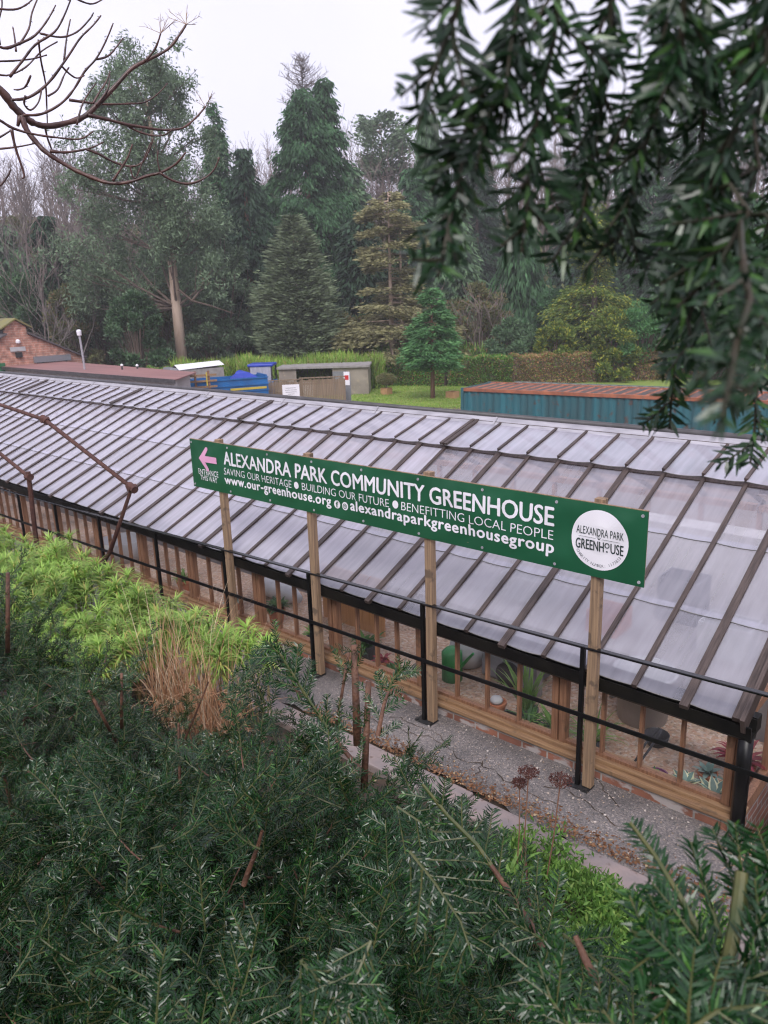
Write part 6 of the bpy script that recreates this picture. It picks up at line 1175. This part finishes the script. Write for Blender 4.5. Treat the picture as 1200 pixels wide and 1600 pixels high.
for a in (([(1190, -60), (1205, 60), (1172, 150), (1186, 260), (1150, 340), (1158, 430)], [.8, .8, .78, .76, .75, .74], 14, .075), ([(730, -60), (712, 20), (690, 80), (665, 150), (652, 205)], .62, 5, .045), ([(815, -60), (805, 50), (770, 170), (725, 240), (705, 330), (692, 400), (684, 432)], [.66, .66, .66, .65, .64, .62, .60], 12, .07), ([(770, 110), (735, 190), (700, 260), (672, 300)], .66, 6, .05),
    ([(880, -60), (865, 60), (840, 170), (828, 260), (822, 340), (815, 395)], .68, 12, .07), ([(960, -40), (950, 90), (935, 200), (915, 300), (900, 385)], .72, 12, .075), 
    ([(1040, -60), (1035, 80), (1015, 200), (990, 290), (975, 350), (955, 400)], .74, 12, .08), ([(1110, -60), (1105, 100), (1095, 230), (1080, 350), (1062, 450), (1055, 540), (1050, 610), (1046, 670)], [.75, .77, .8, .83, .87, .92, .97, 1.0], 15, .08), ([(1160, 400), (1172, 470), (1150, 540), (1140, 600), (1128, 655)], [.60, .55, .50, .46, .43], 6, .05), ([(1250, 50), (1225, 250), (1200, 430), (1185, 570), (1178, 680), (1172, 725)], [.85, .9, .95, 1.0, 1.0, 1.0], 13, .09),
    ([(1100, 420), (1075, 500), (1085, 570)], .8, 7, .06), ([(1070, -60), (1065, 60), (1050, 160)], .68, 8, .07), ([(1220, -60), (1200, 60), (1185, 180)], .7, 9, .07), ([(1150, 200), (1110, 300), (1090, 380)], .72, 9, .07), ([(1240, 380), (1205, 470), (1190, 540)], .7, 9, .07), ([(1170, 330), (1130, 400), (1105, 470)], .68, 8, .065)): hang(*a)
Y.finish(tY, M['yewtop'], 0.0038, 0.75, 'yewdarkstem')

# ------------------------------------------------------------------ bare branch at upper left
t = thing('bare_branch', 'bare dark-brown branch with upturned twigs against the sky', 'branch', at_r(-40, 150, 5.0))
def br(pts, r0, r1, dep=5.0, spread=0.0, name='twig'):
    b = MB(); Q = []; rnd = random.Random(int(pts[0][0]*7+pts[-1][1]))
    ds = np.linspace(dep, dep+spread, len(pts)); Pp = np.array([at_r(px, py, d_) for (px, py), d_ in zip(pts, ds)])
    n = len(Pp)  # Catmull-Rom through the points
    for i in range(n-1):
        p0, p1, p2, p3 = Pp[max(i-1, 0)], Pp[i], Pp[i+1], Pp[min(i+2, n-1)]
        for u in (0, .25, .5, .75): Q.append(0.5*((2*p1)+(-p0+p2)*u+(2*p0-5*p1+4*p2-p3)*u*u+(-p0+3*p1-3*p2+p3)*u**3))
    Q.append(Pp[-1]); k = .0037; b.tube(Q, np.linspace(r0*k, r1*k, len(Q))*(1+.10*np.array([rnd.gauss(0, 1) for _ in Q])), 7)
    for i in range(3, len(Q)-1):
        if rnd.random() < .16: v = unit(_R*rnd.gauss(0, 1)+_U*rnd.gauss(.4, 1)+_F*rnd.gauss(0, .5)); b.tube([Q[i], Q[i]+v*r1*k*rnd.uniform(1.5, 5)], [r1*k*.8, r1*k*.4], 5)
    b.build(name, M['nearbark'], t, smooth=True); return Q
def tiny(q, seed, n=7, l_=0.10):
    b = MB(); rnd = random.Random(seed); q = np.array(q)
    for i in range(n):
        d = unit(_R*rnd.uniform(-.8, 1)+_U*rnd.uniform(.1, 1)+_F*rnd.gauss(0, .3)); p1 = q+d*l_*rnd.uniform(.5, 1.2); b.tube([q, p1], [.0022, .0012], 3, cap=False)
        for j in range(3): u = rnd.uniform(.4, 1); b.tube([q+(p1-q)*u, q+(p1-q)*u+unit(d+rng.normal(0, .6, 3))*l_*.35], [.0013, .0008], 3, cap=False)
    b.build('twig', M['palebark'], t)
main = [(-60, 90), (-20, 125), (5, 145), (20, 165), (35, 180)]
br(main, 6.5, 5.5, name='bough')
qa = br([(35, 180), (50, 191), (72, 197), (100, 193), (130, 183), (150, 166), (180, 135), (205, 108), (230, 94), (262, 77), (280, 55), (291, 38)], 5.2, 1.5, spread=.3, name='bough'); tiny(qa[-1], 1)
qa = br([(226, 96), (240, 80), (247, 65), (251, 52)], 2.0, 1.2, 5.15); tiny(qa[-1], 2)
br([(33, 178), (42, 203), (60, 226), (75, 240), (110, 262), (140, 276), (170, 286), (200, 285), (230, 275), (250, 270), (275, 256), (290, 238)], 4.2, 1.3, spread=-.3, name='bough')
br([(250, 270), (270, 282), (295, 287), (320, 278), (335, 264), (343, 245)], 2.2, 1.1, 4.75)
qa = br([(138, 180), (165, 186), (200, 195), (225, 199), (255, 203), (285, 200), (305, 185), (321, 167)], 3.0, 1.3, 5.1, .3); tiny(qa[-1], 3)
br([(195, 194), (215, 205), (240, 212), (258, 210), (272, 200)], 2, 1, 5.2)
br([(78, 236), (100, 238), (125, 235), (145, 230), (162, 222)], 2.4, 1, 4.9); br([(135, 233), (155, 241), (180, 254), (205, 260), (222, 254), (233, 235), (240, 215)], 2.2, 1, 4.9)
br([(176, 283), (188, 265), (200, 245), (207, 225)], 2, 1, 4.8); br([(203, 258), (207, 275), (212, 278), (218, 265), (230, 235), (236, 222)], 1.3, .8, 4.8); br([(250, 268), (246, 250), (247, 235)], 1.3, .8, 4.75)
for i, pts in enumerate(([(-20, 60), (5, 75), (30, 68), (55, 55), (75, 30), (87, 8)], [(18, 156), (45, 152), (75, 130), (105, 90), (125, 60), (145, 40), (158, 24)], [(36, 180), (65, 178), (95, 162), (115, 140), (132, 112), (150, 92), (165, 65), (177, 36)], [(150, 93), (168, 88), (180, 76), (192, 60)], [(-20, 96), (20, 95), (50, 92), (73, 86)], [(60, 62), (64, 95), (71, 130), (73, 165), (74, 195)], [(108, 156), (135, 160), (165, 163), (200, 162), (225, 160), (245, 148), (262, 130)], [(145, 162), (155, 145), (166, 128), (172, 112)], [(105, -10), (125, 1), (145, 6), (165, -4)], [(-20, 12), (20, 15), (40, 8), (55, -5)], [(25, 80), (23, 60), (20, 42)], [(15, 120), (35, 95), (55, 70), (85, 50), (100, 25), (112, -5)], [(62, 52), (95, 58), (120, 50), (140, 30), (146, 20)], [(-20, 110), (10, 118), (40, 105), (65, 80), (90, 65)], [(48, 118), (40, 135), (30, 140), (22, 140)], [(95, 102), (108, 115), (120, 122), (132, 118)], [(30, 70), (45, 45), (50, 20), (62, -10)], [(0, 70), (-3, 40), (3, 10), (2, -10)], [(75, 150), (90, 140), (100, 118), (108, 105)], [(150, 165), (168, 140), (172, 118)], [(100, 95), (104, 60), (110, 30)], [(40, 150), (38, 163), (48, 172), (60, 160), (65, 140)], [(120, 195), (130, 160), (150, 130)])):
    br(pts, 2.1 if len(pts) > 5 else 1.5, .9, 4.7+.08*(i % 7), .1)
for i, pts in enumerate(([(-20, 178), (0, 188), (20, 200), (50, 209), (90, 215), (125, 217), (146, 205)], [(18, 202), (24, 230), (34, 260), (38, 275), (34, 279)], [(-20, 300), (0, 290), (12, 275), (17, 264)], [(-20, 222), (0, 214), (18, 203)], [(-20, 234), (5, 232), (30, 229), (55, 224)], [(70, 196), (74, 215), (80, 232), (79, 236)])): br(pts, 2.2 if i < 2 else 1.7, 1.0, 4.6+.1*i)

# ------------------------------------------------------------------ damp winter air
m, n_, o_ = new_mat('damp_air'); pv2 = n_.nodes.new('ShaderNodeVolumePrincipled'); pv2.inputs['Color'].default_value = (0.93, 0.93, 0.97, 1); pv2.inputs['Density'].default_value = 0.0009; pv2.inputs['Anisotropy'].default_value = 0.2
n_.links.new(pv2.outputs[0], o_.inputs['Volume'])
tag(MB().box(-310, 130, -70, 290, -4.5, 62).build('haze', m), kind='stuff')
